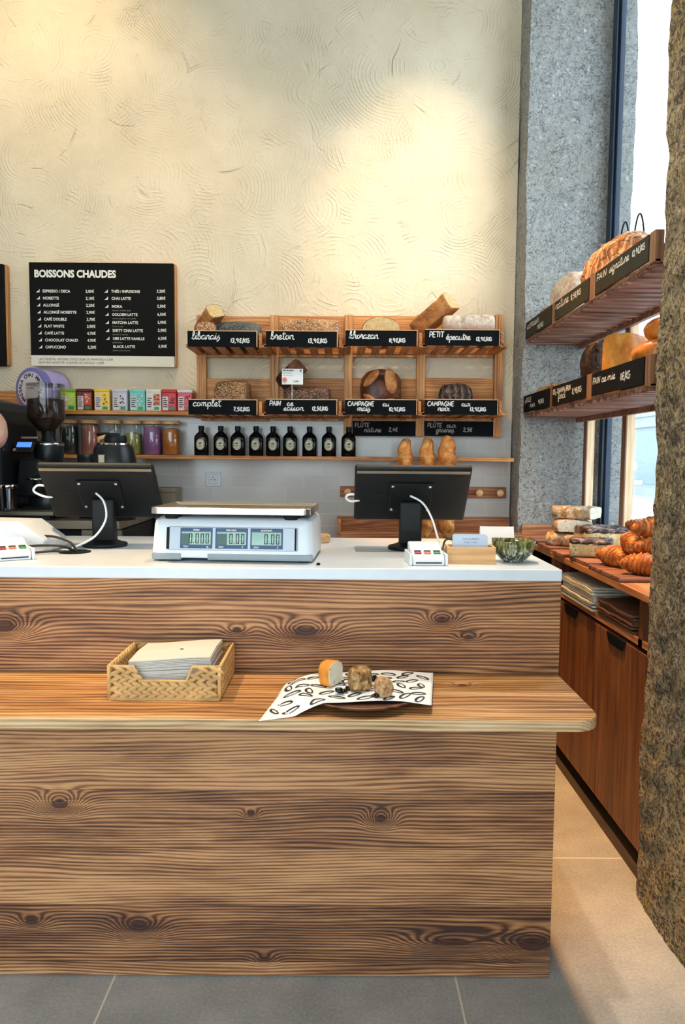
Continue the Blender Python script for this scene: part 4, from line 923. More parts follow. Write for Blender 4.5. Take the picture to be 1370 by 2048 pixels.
MB().tube([(-0.05, -0.10, 0.15), (-0.05, -0.14, 0.145), (0.0, -0.155, 0.143), (0.03, -0.12, 0.145)], 0.005, 8).build('portafilter_fork', M['chrome'], gr, smooth=True)
MB().lathe([(0.02, 0.16), (0.03, 0.15), (0.034, 0.09), (0.032, 0.085)], 0.0, -0.11, 20).build('dosing_spout', M['black'], gr, smooth='auto')

g2 = thing('low_grinder', 'squat black grinder with chrome top and wooden knob behind the left till', 'coffee grinder', (-1.045, 3.36, 1.075))
MB().lathe([(0.095, 0.0), (0.098, 0.01), (0.108, 0.14), (0.105, 0.25), (0.088, 0.33), (0.078, 0.345)], n=36).build('body', M['blackmetal'], g2, smooth='auto')
MB().lathe([(0.076, 0.343), (0.074, 0.352), (0.055, 0.358), (0.02, 0.36)], n=32).build('chrome_top', M['chrome'], g2, smooth='auto')
MB().lathe([(0.05, 0.358), (0.052, 0.378), (0.046, 0.388)], 0.008, 0, 24).build('cap', M['black'], g2, smooth='auto')
MB().tube([(-0.062, -0.01, 0.352), (-0.06, -0.02, 0.375), (-0.03, -0.02, 0.382)], 0.010, 10).build('wooden_handle', M['light_wood'], g2, smooth=True)
MB().tube([(-0.075, 0, 0.392), (-0.03, -0.01, 0.394), (0.03, -0.01, 0.39)], 0.008, 8).build('lever', M['black'], g2, smooth=True)
B(-0.040, -0.106, 0.25, -0.010, -0.09, 0.30).build('front_plate', M['steel_dull'], g2, bevel=0.003)
kn = thing('knock_box', 'small round black canister between the two grinders', 'canister', (-1.19, 3.45, 1.075))
MB().lathe([(0.05, 0), (0.053, 0.01), (0.053, 0.28), (0.05, 0.285)], n=28).build('body', M['black'], kn, smooth='auto')
MB().lathe([(0.054, 0.282), (0.055, 0.286), (0.055, 0.300), (0.045, 0.303)], n=28).build('lid', M['blackmetal'], kn, smooth='auto')

em = thing('espresso_machine', 'black rounded espresso machine side at the left edge', 'espresso machine', (-1.78, 3.45, 1.115))
arc = [(0.248, 0.0), (0.246, 0.30), (0.240, 0.40), (0.222, 0.46), (0.19, 0.50), (0.10, 0.525), (-0.6, 0.53), (-0.6, 0.0)]
MB().prism([(x, z) for x, z in arc], -0.16, 0.26, 'y').build('body', M['black'], em, bevel=0.02, seg=3)
fr_ = [(0.205, 0.0), (0.202, 0.25), (0.188, 0.36), (0.15, 0.45), (0.10, 0.49), (0.02, 0.505)]
MB().tube([(x, -0.165, z) for x, z in catmull(fr_, 6)], 0.0035, 8).build('chrome_trim', M['chrome'], em, smooth=True)
B(-0.6, -0.175, 0.0, 0.19, -0.155, 0.27).build('front_panel', plain('slate_blue_panel', srgb(62, 76, 84), 0.25, 0.3), em, bevel=0.004)
B(0.17, -0.168, 0.352, 0.240, -0.162, 0.356).build('side_seam', M['chrome'], em)
for i, (x, y, lab) in enumerate([(-1.51, 3.13, 'clear glass tumbler at the left edge, right one of the pair'), (-1.60, 3.16, 'clear glass tumbler at the left edge, cut by the frame')]):
    tb = thing('glass_tumbler', lab, 'glass', (x, y + 0.17, 1.115))
    MB().lathe([(0.034, 0.0), (0.036, 0.003), (0.041, 0.115), (0.038, 0.115), (0.033, 0.008)], n=24).build('glass_body', M['glass'], tb, smooth='auto')
    MB().lathe([(0.0415, 0.104), (0.0425, 0.106), (0.0425, 0.118), (0.0415, 0.120)], n=24).build('rim', M['chrome'], tb, smooth='auto')

# ------------------------------------------------------------------ person at the left edge: only the raised elbow shows
pe = thing('person', 'person at the left edge in a dark apron, only a bare raised elbow shows', 'person', (-1.675, 2.87, 0))
def skinned(name, verts, edges, radii, mat, parent, lv=2):
    me = bpy.data.meshes.new(name); me.from_pydata(verts, edges, []); me.materials.append(mat)
    o = link(bpy.data.objects.new(name, me)); o.parent = parent
    o.modifiers.new('skin', 'SKIN'); md = o.modifiers.new('sub', 'SUBSURF'); md.levels = md.render_levels = lv
    for v, r in zip(me.skin_vertices[0].data, radii): v.radius = r if isinstance(r, tuple) else (r, r)
    me.skin_vertices[0].data[0].use_root = True
    for p in me.polygons: p.use_smooth = True
    return o
hx, hy, hz = 0.0, 0.0, 0.0
V = [(0, 0, 0.95), (0, 0, 1.10), (0, 0, 1.30), (0, 0, 1.42), (0, -0.01, 1.50), (0, -0.02, 1.60), (0, -0.02, 1.70),
     (0.15, 0, 1.41), (0.24, -0.01, 1.40), (0.332, -0.02, 1.435), (0.29, 0.06, 1.50), (0.20, 0.15, 1.56), (0.17, 0.19, 1.58),
     (-0.17, 0, 1.40), (-0.25, 0.0, 1.16), (-0.24, 0.16, 1.05), (-0.22, 0.24, 1.06),
     (0.10, 0, 0.88), (0.11, 0, 0.48), (0.11, 0.02, 0.08), (0.11, -0.10, 0.045), (-0.10, 0, 0.88), (-0.11, 0, 0.48), (-0.11, 0.02, 0.08), (-0.11, -0.10, 0.045)]
E_ = [(0, 1), (1, 2), (2, 3), (3, 4), (4, 5), (5, 6), (3, 7), (7, 8), (8, 9), (9, 10), (10, 11), (11, 12), (3, 13), (13, 14), (14, 15), (15, 16), (0, 17), (17, 18), (18, 19), (19, 20), (0, 21), (21, 22), (22, 23), (23, 24)]
Rr = [(.15, .11), (.13, .10), (.15, .11), (.12, .09), .055, (.075, .09), (.07, .085), .06, .052, .054, .044, .03, .025, .06, .05, .035, .03, .085, .06, .045, .04, .085, .06, .045, .04]
skinned('body', V, E_, Rr, M['skin'], pe)
Vt = [(0, 0, 0.93), (0, 0, 1.10), (0, 0, 1.30), (0, 0, 1.41), (0.13, 0, 1.41), (0.19, -0.005, 1.405), (-0.15, 0, 1.39), (-0.2, 0, 1.28), (0, 0, 0.60)]
skinned('dark_top', Vt, [(0, 1), (1, 2), (2, 3), (3, 4), (4, 5), (3, 6), (6, 7), (0, 8)], [(.17, .13), (.15, .12), (.17, .13), (.13, .10), .075, .068, .075, .065, (.17, .12)], M['cloth_dark'], pe)
MB().lathe([(0.02, -0.10), (0.08, -0.06), (0.10, 0.0), (0.095, 0.05), (0.06, 0.09), (0.01, 0.105)], 0, 0.012, 24, cz=1.71).build('hair', M['hair'], pe, smooth=True)
# hands
def fingers(cx_, cy_, cz_, parent, d):
    Vh = [(cx_, cy_, cz_), (cx_ + d[0] * .06, cy_ + d[1] * .06, cz_ + .0)]; Eh = [(0, 1)]; Rh = [.024, .028]
    for k in range(4):
        o = (k - 1.5) * 0.02; b = len(Vh); L_ = (0.028, 0.032, 0.031, 0.024)[k]
        Vh += [(cx_ + d[0] * .075 - d[1] * o, cy_ + d[1] * .075 + d[0] * o, cz_), (cx_ + d[0] * (.075 + L_) - d[1] * o, cy_ + d[1] * (.075 + L_) + d[0] * o, cz_ - .008), (cx_ + d[0] * (.07 + L_ * 1.8) - d[1] * o, cy_ + d[1] * (.07 + L_ * 1.8) + d[0] * o, cz_ - .03)]
        Eh += [(1, b), (b, b + 1), (b + 1, b + 2)]; Rh += [.0095, .009, .008]
    b = len(Vh); Vh += [(cx_ + d[0] * .03 + d[1] * .035, cy_ + d[1] * .03 - d[0] * .035, cz_ - .01), (cx_ + d[0] * .055 + d[1] * .05, cy_ + d[1] * .055 - d[0] * .05, cz_ - .02)]
    Eh += [(0, b), (b, b + 1)]; Rh += [.011, .009]
    return skinned('hand', Vh, Eh, Rh, M['skin'], parent)
fingers(0.17, 0.19, 1.58, pe, (-0.5, 0.86)); fingers(-0.22, 0.24, 1.06, pe, (0.2, 0.98))

# ================================================================== ON THE COUNTER
CT = 1.0922
def till(x, y, label):
    t = thing('till_tablet', label, 'till', (x, y, CT), 0, 'black till tablets on the white counter')
    MB().lathe([(0.066, 0), (0.068, 0.004), (0.066, 0.010), (0.05, 0.014), (0.036, 0.020)], n=40).build('base', M['black'], t, smooth='auto')
    MB().prism([(-0.016, 0.012), (0.024, 0.012), (0.018, 0.06), (-0.004, 0.15), (-0.022, 0.145), (-0.020, 0.06)], -0.034, 0.034, 'x').build('neck', M['black'], t, bevel=0.006)
    pv = (0.0, -0.020, 0.165); tilt = -atan2(0.14, 0.166)
    # local plate: x width, z along slope, -y is the back seen from the customer side
    tb = MB().box(-0.172, 0.0, -0.108, 0.172, 0.020, 0.108).build('tablet_case', M['black'], t, loc=pv, rot=(-tilt, 0, 0), bevel=0.007, seg=3)
    MB().box(-0.166, -0.0015, 0.088, 0.166, 0.002, 0.098).build('edge_strip', M['steel_dull'], tb)
    MB().box(-0.160, 0.0195, -0.098, 0.160, 0.0215, 0.098).build('screen', M['blackgloss'], tb)
    MB().box(-0.068, -0.006, -0.062, 0.062, 0.0, 0.052).build('mount_plate', M['black'], tb, bevel=0.004)
    for a, b in ((-0.058, 0.042), (0.052, 0.042), (-0.058, -0.052), (0.052, -0.052)):
        MB().lathe([(0.0045, 0), (0.0045, -0.002), (0.002, -0.0035)], a, -0.006, 12, 'y', b).build('screw', M['chrome'], tb, smooth='auto')
    MB().box(-0.112, -0.001, -0.006, -0.088, 0.001, 0.006).build('slot', M['recess'], tb); MB().box(0.095, -0.001, 0.062, 0.148, 0.001, 0.078).build('vent', M['recess'], tb)
    return t
tl = till(-0.724, 2.225, 'left till: black tablet on a stand seen from behind, beside the grinder')
tr = till(0.215, 2.207, 'right till: black tablet on a stand seen from behind, before the flutes')
def cable(name, pts, r, mat, parent=None, n=8):
    P3 = [];
    for i in range(len(pts) - 1):
        a, b, c, d = [Vector(q) for q in (pts[max(i - 1, 0)], pts[i], pts[i + 1], pts[min(i + 2, len(pts) - 1)])]
        for k in range(6):
            t = k / 6; P3.append(0.5 * (2 * b + (c - a) * t + (2 * a - 5 * b + 4 * c - d) * t * t + (3 * b - a - 3 * c + d) * t ** 3))
    P3.append(Vector(pts[-1])); return MB().tube(P3, r, n).build(name, mat, parent, smooth=True)
cable('cable', [(-0.010, -0.045, 0.165), (0.02, -0.065, 0.140), (0.028, -0.075, 0.09), (0.0, -0.09, 0.04), (-0.045, -0.12, 0.012), (-0.065, -0.145, 0.003)], 0.0032, M['cable'], tl)
cable('cable_loop', [(-0.130, 0.02, 0.160), (-0.165, -0.01, 0.15), (-0.200, -0.01, 0.160), (-0.212, -0.01, 0.172), (-0.198, -0.01, 0.186), (-0.17, -0.01, 0.183)], 0.0036, M['cable'], tl)
cable('cable', [(-0.005, -0.045, 0.165), (0.03, -0.07, 0.145), (0.055, -0.09, 0.10), (0.068, -0.12, 0.05), (0.07, -0.15, 0.04)], 0.0032, M['cable'], tr)
cable('cable_loop', [(-0.150, 0.0, 0.150), (-0.18, -0.01, 0.145), (-0.194, -0.01, 0.152), (-0.196, -0.01, 0.160), (-0.185, -0.01, 0.166), (-0.16, 0.0, 0.165)], 0.0036, M['cable'], tr)

# scale
sc_ = thing('weighing_scale', 'white shop weighing scale with steel platter and three green displays', 'scale', (-0.285, 1.905, CT), radians(-3.2))
def rrect(w, d0, d1, r, n=5):
    o = []
    for (cx_, cy_, a0) in ((w - r, d0 + r, -pi / 2), (w - r, d1 - r, 0), (-w + r, d1 - r, pi / 2), (-w + r, d0 + r, pi)):
        for k in range(n + 1): a = a0 + pi / 2 * k / n; o.append((cx_ + r * cos(a), cy_ + r * sin(a)))
    return o
rows = []
for z, w, d0 in ((0.010, 0.216, -0.004), (0.030, 0.2165, -0.004), (0.095, 0.213, 0.006), (0.108, 0.210, 0.010), (0.116, 0.200, 0.020)):
    rows.append([(x, y, z) for x, y in rrect(w, d0, 0.27, 0.02)])
MB().quad_grid(rows, closed_u=True, caps=True).build('housing', M['white'], sc_, smooth='auto')
bs = MB(); bs.prism(rrect(0.2155, -0.003, 0.268, 0.02), 0.010, 0.022); bs.m = [0] * len(bs.m)
bs2 = MB(); bs2.box(-0.214, -0.006, 0.004, -0.135, 0.26, 0.022); bs2.box(-0.065, -0.006, 0.004, 0.214, 0.26, 0.022)
bs2.build('grey_skirt', M['greyplastic'], sc_, bevel=0.003)
ft = MB()
for x in (-0.19, 0.19):
    for y in (0.02, 0.24): ft.cyl(0.014, 0, 0.006, x, y, 14)
ft.build('feet', M['black'], sc_)
dp = MB().box(-0.170, -0.003, -0.032, 0.175, 0.004, 0.030).build('display_panel', M['silverpanel'], sc_, loc=(0, -0.0005, 0.062), rot=(radians(-8.5), 0, 0), bevel=0.002)
MB().box(-0.174, -0.0032, -0.030, -0.166, 0.004, 0.028).build('left_slot', M['recess'], dp); MB().box(0.167, -0.0034, -0.030, 0.172, 0.004, 0.028).build('right_slot', M['recess'], dp)
SEG = {'0': 'abcdef', '.': '.'}
for k, (x, num, head) in enumerate([(-0.094, '0.000', 'POIDS'), (0.0, '0.00', 'PRIX UNIT.'), (0.093, '0.00', 'MONTANT')]):
    lc = MB().box(-0.043, -0.0045, -0.027, 0.043, -0.002, 0.027).build('lcd', M['lcd_blue'], dp, loc=(x, 0, 0), bevel=0.0015)
    fld = MB(); fld.box(-0.039, -0.0052, -0.017, 0.039, -0.004, 0.017); fld.build('lcd_field', M['lcd'], lc)
    if k < 2: MB().box(-0.039, -0.0056, -0.017, -0.018 + 0.006 * k, -0.005, 0.012).build('lcd_shade', M['lcd_dark'], lc)
    sg = MB(); xx = 0.034
    for ch in reversed(num):
        if ch == '.': sg.box(xx - 0.001, -0.006, -0.0135, xx + 0.0014, -0.0052, -0.011); xx -= 0.004; continue
        w_, h_ = 0.0085, 0.022; x0_, z0_ = xx - w_, -0.012; t_ = 0.0020
        sg.box(x0_, -0.006, z0_, x0_ + t_, -0.0052, z0_ + h_ / 2 - 0.0006); sg.box(x0_, -0.006, z0_ + h_ / 2 + .0006, x0_ + t_, -0.0052, z0_ + h_)
        sg.box(xx - t_, -0.006, z0_, xx, -0.0052, z0_ + h_ / 2 - 0.0006); sg.box(xx - t_, -0.006, z0_ + h_ / 2 + .0006, xx, -0.0052, z0_ + h_)
        sg.box(x0_, -0.006, z0_ - t_, xx, -0.0052, z0_); sg.box(x0_, -0.006, z0_ + h_, xx, -0.0052, z0_ + h_ + t_); xx -= 0.0135
    sg.build('lcd_digits', M['ink'], lc)
    type_block([(head, 0, 0.0195, 0.0065, 0.0002, 'CENTER', 0.9), ('kg' if k == 0 else '€', 0.028, -0.0245, 0.006, 0.0002, 'LEFT', 0.9), ('ZERO', -0.034, -0.0245, 0.006, 0.0001, 'LEFT', 0.9)], M['print'], lc, 'lcd_caption', lambda a, b: (a, -0.0053, b))
st_ = MB()
for x in (-0.165, 0.155): st_.cyl(0.022, 0.112, 0.128, x, 0.03, 16); st_.cyl(0.022, 0.112, 0.128, x, 0.21, 16)
st_.build('platter_studs', M['recess'], sc_)
pt = MB(); pr0 = rrect(0.212, -0.030, 0.232, 0.022); pr1 = rrect(0.200, -0.018, 0.220, 0.014)
def ringz(pl, z): return [(x, y, z) for x, y in pl]
pt.quad_grid([ringz(pr0, 0.128), ringz(pr0, 0.143), ringz(rrect(0.2105, -0.0285, 0.2305, 0.021), 0.1445), ringz(rrect(0.2085, -0.0265, 0.2285, 0.02), 0.143), ringz(pr1, 0.137)], closed_u=True, caps=True)
pt.build('steel_platter', M['steel'], sc_, smooth='auto')

# wooden disc behind the scale
wd = thing('wooden_paddle', 'small pale wooden paddle lying behind the scale on its right', 'paddle', (-0.075, 2.37, CT))
MB().lathe([(0.040, 0.0), (0.044, 0.004), (0.044, 0.022), (0.040, 0.026)], 0, 0, 14).build('head', M['light_wood'], wd)
B(-0.16, -0.012, 0.006, -0.03, 0.012, 0.020).build('handle', M['light_wood'], wd, bevel=0.004)
tag(MB().lathe([(0.004, 0), (0.006, 0.002), (0.003, 0.006)], -0.055, 1.86, 10, cz=CT).build('black_clip', M['black']), 'tiny black clip lying on the counter right of the scale', 'clip')

# right card terminal
def terminal(loc, rz, label, name='card_terminal'):
    t = thing(name, label, 'card terminal', loc, rz, 'white card terminals on the counter')
    MB().prism([(-0.055, 0.0), (0.055, 0.0), (0.055, 0.052), (0.035, 0.050), (-0.045, 0.024), (-0.055, 0.016)], -0.042, 0.042, 'x').build('body', M['white'], t, bevel=0.004)
    MB().box(-0.050, -0.058, 0.0, -0.043, 0.055, 0.030).build('cradle_side', M['white'], t, bevel=0.002); MB().box(0.043, -0.058, 0.0, 0.050, 0.055, 0.030).build('cradle_side', M['white'], t, bevel=0.002)
    MB().box(-0.034, -0.0565, 0.006, 0.034, -0.054, 0.009).build('card_slot', M['recess'], t)
    MB().box(-0.030, 0.0, 0.0, 0.030, 0.004, 0.03).build('screen', M['blackgloss'], t, loc=(0, 0.012, 0.041), rot=(radians(-72), 0, 0))
    for k, c in enumerate(('red', 'orange', 'green')):
        kk = MB().box(-0.009, -0.008, 0, 0.009, 0.008, 0.004).build('key', M[c], t, loc=(-0.025 + 0.025 * k, -0.026, 0.0295), rot=(radians(18), 0, 0), bevel=0.001)
        MB().box(-0.0085, 0.001, 0.0035, 0.0085, 0.0075, 0.0048).build('key_mark', M['ink'], kk)
    return t
terminal((0.229, 1.915, CT), radians(2), 'white card terminal with red, orange and green keys beside the wooden card box')
terminal((-0.888, 1.945, CT), radians(35), 'white card terminal cut off at the left end of the counter')
pt_ = thing('receipt_printer', 'white rounded receipt printer at the left end of the counter', 'printer', (-0.985, 2.13, CT), radians(-8))
MB().prism([(-0.16, 0.0), (0.15, 0.0), (0.155, 0.035), (0.075, 0.088), (-0.14, 0.088), (-0.16, 0.07)], -0.06, 0.075, 'y').build('housing', M['white'], pt_, bevel=0.010, seg=3)
MB().prism([(0.03, 0.080), (0.077, 0.0905), (0.157, 0.037), (0.15, 0.02)], -0.062, -0.058, 'y').build('side_panel', M['cardwhite'], pt_)
B(-0.12, -0.0615, 0.05, -0.01, -0.058, 0.053).build('seam', M['greyplastic'], pt_); B(-0.06, -0.0615, 0.035, -0.01, -0.058, 0.038).build('seam', M['greyplastic'], pt_)

gm = thing('cable_grommet', 'black oval cable grommet set in the white counter', 'grommet', (-0.762, 2.075, CT))
MB().lathe([(0.044, -0.001), (0.044, 0.003), (0.036, 0.004), (0.034, 0.001)], n=28).build('ring', M['black'], gm, smooth='auto')
for i, (p, lab) in enumerate([([(-0.75, 2.06, CT + 0.002), (-0.77, 2.06, CT + 0.03), (-0.83, 2.08, CT + 0.045), (-0.90, 2.10, CT + 0.04), (-0.93, 2.09, CT + 0.03)], 'dark cable arching from the grommet to the printer, highest of three'),
                              ([(-0.755, 2.07, CT + 0.002), (-0.79, 2.05, CT + 0.020), (-0.85, 2.03, CT + 0.024), (-0.90, 1.99, CT + 0.022)], 'dark cable from the grommet to the left terminal, middle of three'),
                              ([(-0.765, 2.06, CT + 0.003), (-0.81, 2.03, CT + 0.008), (-0.86, 2.01, CT + 0.006), (-0.88, 1.985, CT + 0.010)], 'dark cable lying flat on the counter, lowest of three')]):
    tag(cable('power_cable', p, 0.0035, M['cableblack']), lab, 'cable', 'dark cables at the grommet')
tag(cable('power_cable', [(0.28, 1.97, CT + 0.010), (0.29, 2.02, CT + 0.03), (0.31, 2.08, CT + 0.045), (0.36, 2.13, CT + 0.03), (0.42, 2.16, CT + 0.01)], 0.003, M['cableblack']), 'dark cable arching behind the wooden card box', 'cable')

cb = thing('card_box', 'small light wooden box holding cards on the counter', 'card box', (0.350, 1.935, CT), radians(-3))
bx_ = MB(); w_, d_, h_ = 0.064, 0.032, 0.044
bx_.box(-w_, -d_, 0, w_, d_, 0.006); bx_.box(-w_, -d_, 0.006, w_, -d_ + 0.007, h_); bx_.box(-w_, d_ - 0.007, 0.006, w_, d_, h_); bx_.box(-w_, -d_ + 0.007, 0.006, -w_ + 0.007, d_ - 0.007, h_); bx_.box(w_ - 0.007, -d_ + 0.007, 0.006, w_, d_ - 0.007, h_)
bx_.build('box', M['light_wood'], cb)
cd = thing('card_stack', 'stack of pale blue cards standing in the wooden box', 'cards', (0.350, 1.938, CT + 0.0062), radians(-3))
for k in range(4):
    mb = MB(); r0 = []
    for (cx_, cz_, a0) in ((0.040, 0.062, 0), (-0.040, 0.062, pi / 2)):
        for q in range(5): a = a0 + pi / 2 * q / 4; r0.append((cx_ + 0.006 * cos(a), cz_ + 0.006 * sin(a)))
    r0 = [(0.046, 0.0)] + r0 + [(-0.046, 0.0)]
    mb.prism(r0, -0.012 + k * 0.007, -0.0105 + k * 0.007, 'y').build('card', M['cardblue'], cd)
type_block([('Carte de fidélité', 0, 0.055, 0.0075, 0, 'CENTER', 0.9), ('10 cafés = 1 offert', 0, 0.047, 0.0055, 0, 'CENTER', 0.9)], plain('blue_ink', srgb(90, 110, 170), 0.7), cd, 'printed_text', lambda a, b: (a, -0.0125, b))
tc_ = thing('folded_display', 'white folded tent card standing behind the card box', 'display card', (0.462, 2.13, CT), radians(-4))
MB().prism([(-0.045, 0.0), (0.045, 0.0), (0.002, 0.078), (-0.002, 0.078)], -0.048, 0.05, 'x').build('card', M['cardwhite'], tc_)
type_block([('MERCI', 0.0, 0.040, 0.011, 0.0003, 'CENTER', 1.0), ('bonne dégustation', 0.0, 0.026, 0.007, 0, 'CENTER', 0.9)], M['ink'], tc_, 'printed_text', lambda a, b: (a, -0.0462 + b * 0.55, b))

bw = thing('ceramic_bowl', 'handmade bowl with green and black streaked glaze at the counter end', 'bowl', (0.472, 1.955, CT))
prf = [(0.026, 0.0), (0.027, 0.003), (0.036, 0.008), (0.050, 0.022), (0.057, 0.040), (0.0585, 0.057), (0.056, 0.058), (0.053, 0.040), (0.045, 0.022), (0.030, 0.011), (0.008, 0.009)]
MB().lathe(prf, n=40).build('bowl', M['ceramic'], bw, smooth=True)

# ================================================================== ON THE FRONT SHELF
ST = 0.8222
bk = thing('woven_basket', 'low woven rush basket holding napkins on the front shelf', 'basket', (-0.392, 1.598, ST))
M['rush'] = plain('rush_straw', srgb(204, 164, 106), 0.7, vary=0.22, nscale=25)
BW_, BD_, BH_ = 0.123, 0.205, 0.074
def leafseg(mb, c, d, n, L_, w_, t_):
    """a fat twisted strand: ellipsoid along direction d, lying on a face with normal n"""
    d = Vector(d).normalized(); n = Vector(n).normalized(); s = n.cross(d)
    rows = []
    for i in range(7):
        u = -1 + 2 * i / 6.0; r = sqrt(max(0.0, 1 - u * u)) * 0.95 + 0.05
        rows.append([Vector(c) + d * (u * L_ / 2) + (s * cos(a) * w_ / 2 + n * sin(a) * t_ / 2) * r for a in [2 * pi * k / 8 for k in range(8)]])
    mb.quad_grid(rows, closed_u=True, caps=True)
def braid(mb, p0, p1, up, nrm, w):
    p0, p1, up = Vector(p0), Vector(p1), Vector(up); ax = (p1 - p0); L_ = ax.length; ax.normalize(); n = max(2, int(L_ / 0.022)); st = L_ / n
    for i in range(n):
        for s in (1, -1):
            c = p0 + ax * ((i + 0.5 + (0.2 if s > 0 else -0.2)) * st * 0.94 + st * 0.2) + up * (s * w * 0.23)
            leafseg(mb, c, ax * 1.0 + up * (-s * 0.50), nrm, st * 1.35, w * 0.66, 0.011)
fr = MB(); frm = MB()
zrow = [0.0125, 0.031, 0.050, 0.066]; bwid = 0.019
for zi, z in enumerate(zrow):
    if zi < 2: braid(fr, (-BW_, 0, z), (BW_, 0, z), (0, 0, 1), (0, -1, 0), bwid)
    else:
        c0 = -0.068 + (0.0 if zi == 3 else 0.012); c1 = 0.062 - (0.0 if zi == 3 else 0.012)
        braid(fr, (-BW_, 0, z), (c0, 0, z), (0, 0, 1), (0, -1, 0), bwid * 0.92); braid(fr, (c1, 0, z), (BW_, 0, z), (0, 0, 1), (0, -1, 0), bwid * 0.92)
fr.build('front_weave', M['rush'], bk, smooth=True)
for nm, p0, p1, nr_ in (('side_weave', (BW_, 0, 0), (BW_, BD_, 0), (1, 0, 0)), ('side_weave', (-BW_, BD_, 0), (-BW_, 0, 0), (-1, 0, 0)), ('back_weave', (BW_, BD_, 0), (-BW_, BD_, 0), (0, 1, 0))):
    mb = MB()
    for z in zrow: braid(mb, (p0[0], p0[1], z), (p1[0], p1[1], z), (0, 0, 1), nr_, bwid)
    mb.build(nm, M['rush'], bk, smooth=True)
rim = MB()
rim.tube([(-0.056, 0, 0.043), (-0.070, 0, 0.076), (-BW_ - .002, 0, 0.076), (-BW_ - .002, BD_, 0.076), (BW_ + .002, BD_, 0.076), (BW_ + .002, 0, 0.076), (0.064, 0, 0.076), (0.050, 0, 0.043)], 0.0042, 8, True)
rim.tube([(-BW_, -.002, 0.003), (BW_, -.002, 0.003), (BW_, BD_, 0.003), (-BW_, BD_, 0.003)], 0.004, 8, True)
for x in (-BW_ - .001, BW_ + .001):
    for y in (0, BD_): rim.tube([(x, y, 0.002), (x, y, 0.076)], 0.0045, 8)
rim.build('rim', M['rush'], bk, smooth=True)
B(-BW_ + .002, 0.004, 0.002, BW_ - .002, BD_ - .004, 0.006).build('bottom', M['rush'], bk)
np_ = thing('napkin_stack', 'thick stack of grey paper napkins in the woven basket', 'napkins', (-0.385, 1.612, ST + 0.0065))
def napkins():
    mb = MB(); n = 26; X_ = [-0.093 + 0.186 * i / 14 for i in range(15)]
    def sag(x, y): return 0.006 * cos((x - 0.1) * 15) + 0.004 * sin(y * 20)
    for k in range(n):
        z = 0.082 * k / n; o1, o2 = rnd.uniform(-.0030, .0020), rnd.uniform(-.0020, .0020); th = 0.082 / n * 0.72; sg = k / n
        y0, y1 = 0.004 + o1 + (0.0 if k % 2 else 0.001), 0.172 + o1
        top = [[(x + o2, y, z + th + sag(x, y) * sg) for x in X_] for y in (y0, (y0 + y1) / 2, y1)]
        bot = [[(x + o2, y, z + sag(x, y) * sg) for x in X_] for y in (y0, (y0 + y1) / 2, y1)]
        mb.quad_grid(top); mb.quad_grid([r[::-1] for r in bot])
        mb.quad_grid([bot[0], top[0]]); mb.quad_grid([top[2], bot[2]])
        for e in (0, -1): mb.quad_grid([[r[e] for r in bot], [r[e] for r in top]])
    return mb
M['napkin'] = plain('grey_napkin_paper', srgb(206, 200, 190), 0.9, vary=0.05, nscale=200, bump=0.2)
nk = napkins().build('napkins', M['napkin'], np_)
mb = MB(); mb.box(0.008, 0.072, 0.0870, 0.018, 0.074, 0.0876); mb.box(0.012, 0.074, 0.0870, 0.016, 0.077, 0.0876); mb.build('printed_mark', M['ink'], np_)

pw = thing('wooden_plate', 'round dark wooden plate on the front shelf', 'plate', (0.050, 1.632, ST))
MB().lathe([(0.085, 0.0), (0.110, 0.004), (0.138, 0.014), (0.143, 0.020), (0.140, 0.022), (0.128, 0.018), (0.08, 0.014), (0.01, 0.013)], n=56).build('plate', M['plate_wood'], pw, smooth='auto')
pp = thing('printed_paper', 'white greaseproof paper printed with black loops lying over the plate', 'paper', (0.050, 1.632, ST + 0.022))
def pap_z(u, v):
    r = sqrt(u * u + v * v); z = 0.004 + 0.002 * sin(u * 30) + 0.002 * cos(v * 35 + u * 10)
    if r > 0.142: z -= min(0.030, (r - 0.142) ** 1.1 * 0.42 * (1.6 if u < 0 else 0.25))
    return max(z, -0.0205)
cor = [(-0.215, -0.165), (0.150, -0.112), (0.183, 0.120), (-0.170, 0.105)]
def pap(s, t):
    a = (1 - s) * (1 - t); b = s * (1 - t); c = s * t; d = (1 - s) * t
    u = a * cor[0][0] + b * cor[1][0] + c * cor[2][0] + d * cor[3][0]; v = a * cor[0][1] + b * cor[1][1] + c * cor[2][1] + d * cor[3][1]
    if t < 0.5: v += 0.05 * (0.5 - t) * sin(pi * s) * 1.2
    return u, v
def P3(s, t, dz_=0.0): u, v = pap(s, t); return (u, v, pap_z(u, v) + dz_)
N_ = 44
MB().quad_grid([[P3(i / N_, j / N_) for i in range(N_ + 1)] for j in range(N_ + 1)]).build('sheet', M['cardwhite'], pp, smooth=True, solid=0.0006)
lp = MB(); r = random.Random(3); taken = []
for k in range(900):
    s, t = r.uniform(0.05, 0.95), r.uniform(0.06, 0.94)
    u, v = pap(s, t)
    if any((u - a) ** 2 * 0.75 + (v - b) ** 2 < 0.029 ** 2 for a, b in taken): continue
    taken.append((u, v)); an = r.uniform(-0.9, 0.9) + (pi / 2 if r.random() < 0.25 else 0); a_, b_ = r.uniform(.0145, .0185), r.uniform(.0070, .0095)
    W_ = 0.0060; rows = []
    for q in range(18):
        f = 2 * pi * q / 18; ca, sa = cos(f), sin(f); fl = 0.55 if sa < 0 else 1.0
        row = []
        for ww in (-W_ / 2, W_ / 2):
            lu, lv = (a_ + ww) * ca, (b_ + ww) * sa * fl
            x_, y_ = u + lu * cos(an) - lv * sin(an), v + lu * sin(an) + lv * cos(an)
            row.append((x_, y_, pap_z(x_, y_) + 0.0009))
        rows.append(row)
    lp.quad_grid(rows, closed_v=True)
lp.build('printed_loops', M['ink'], pp)
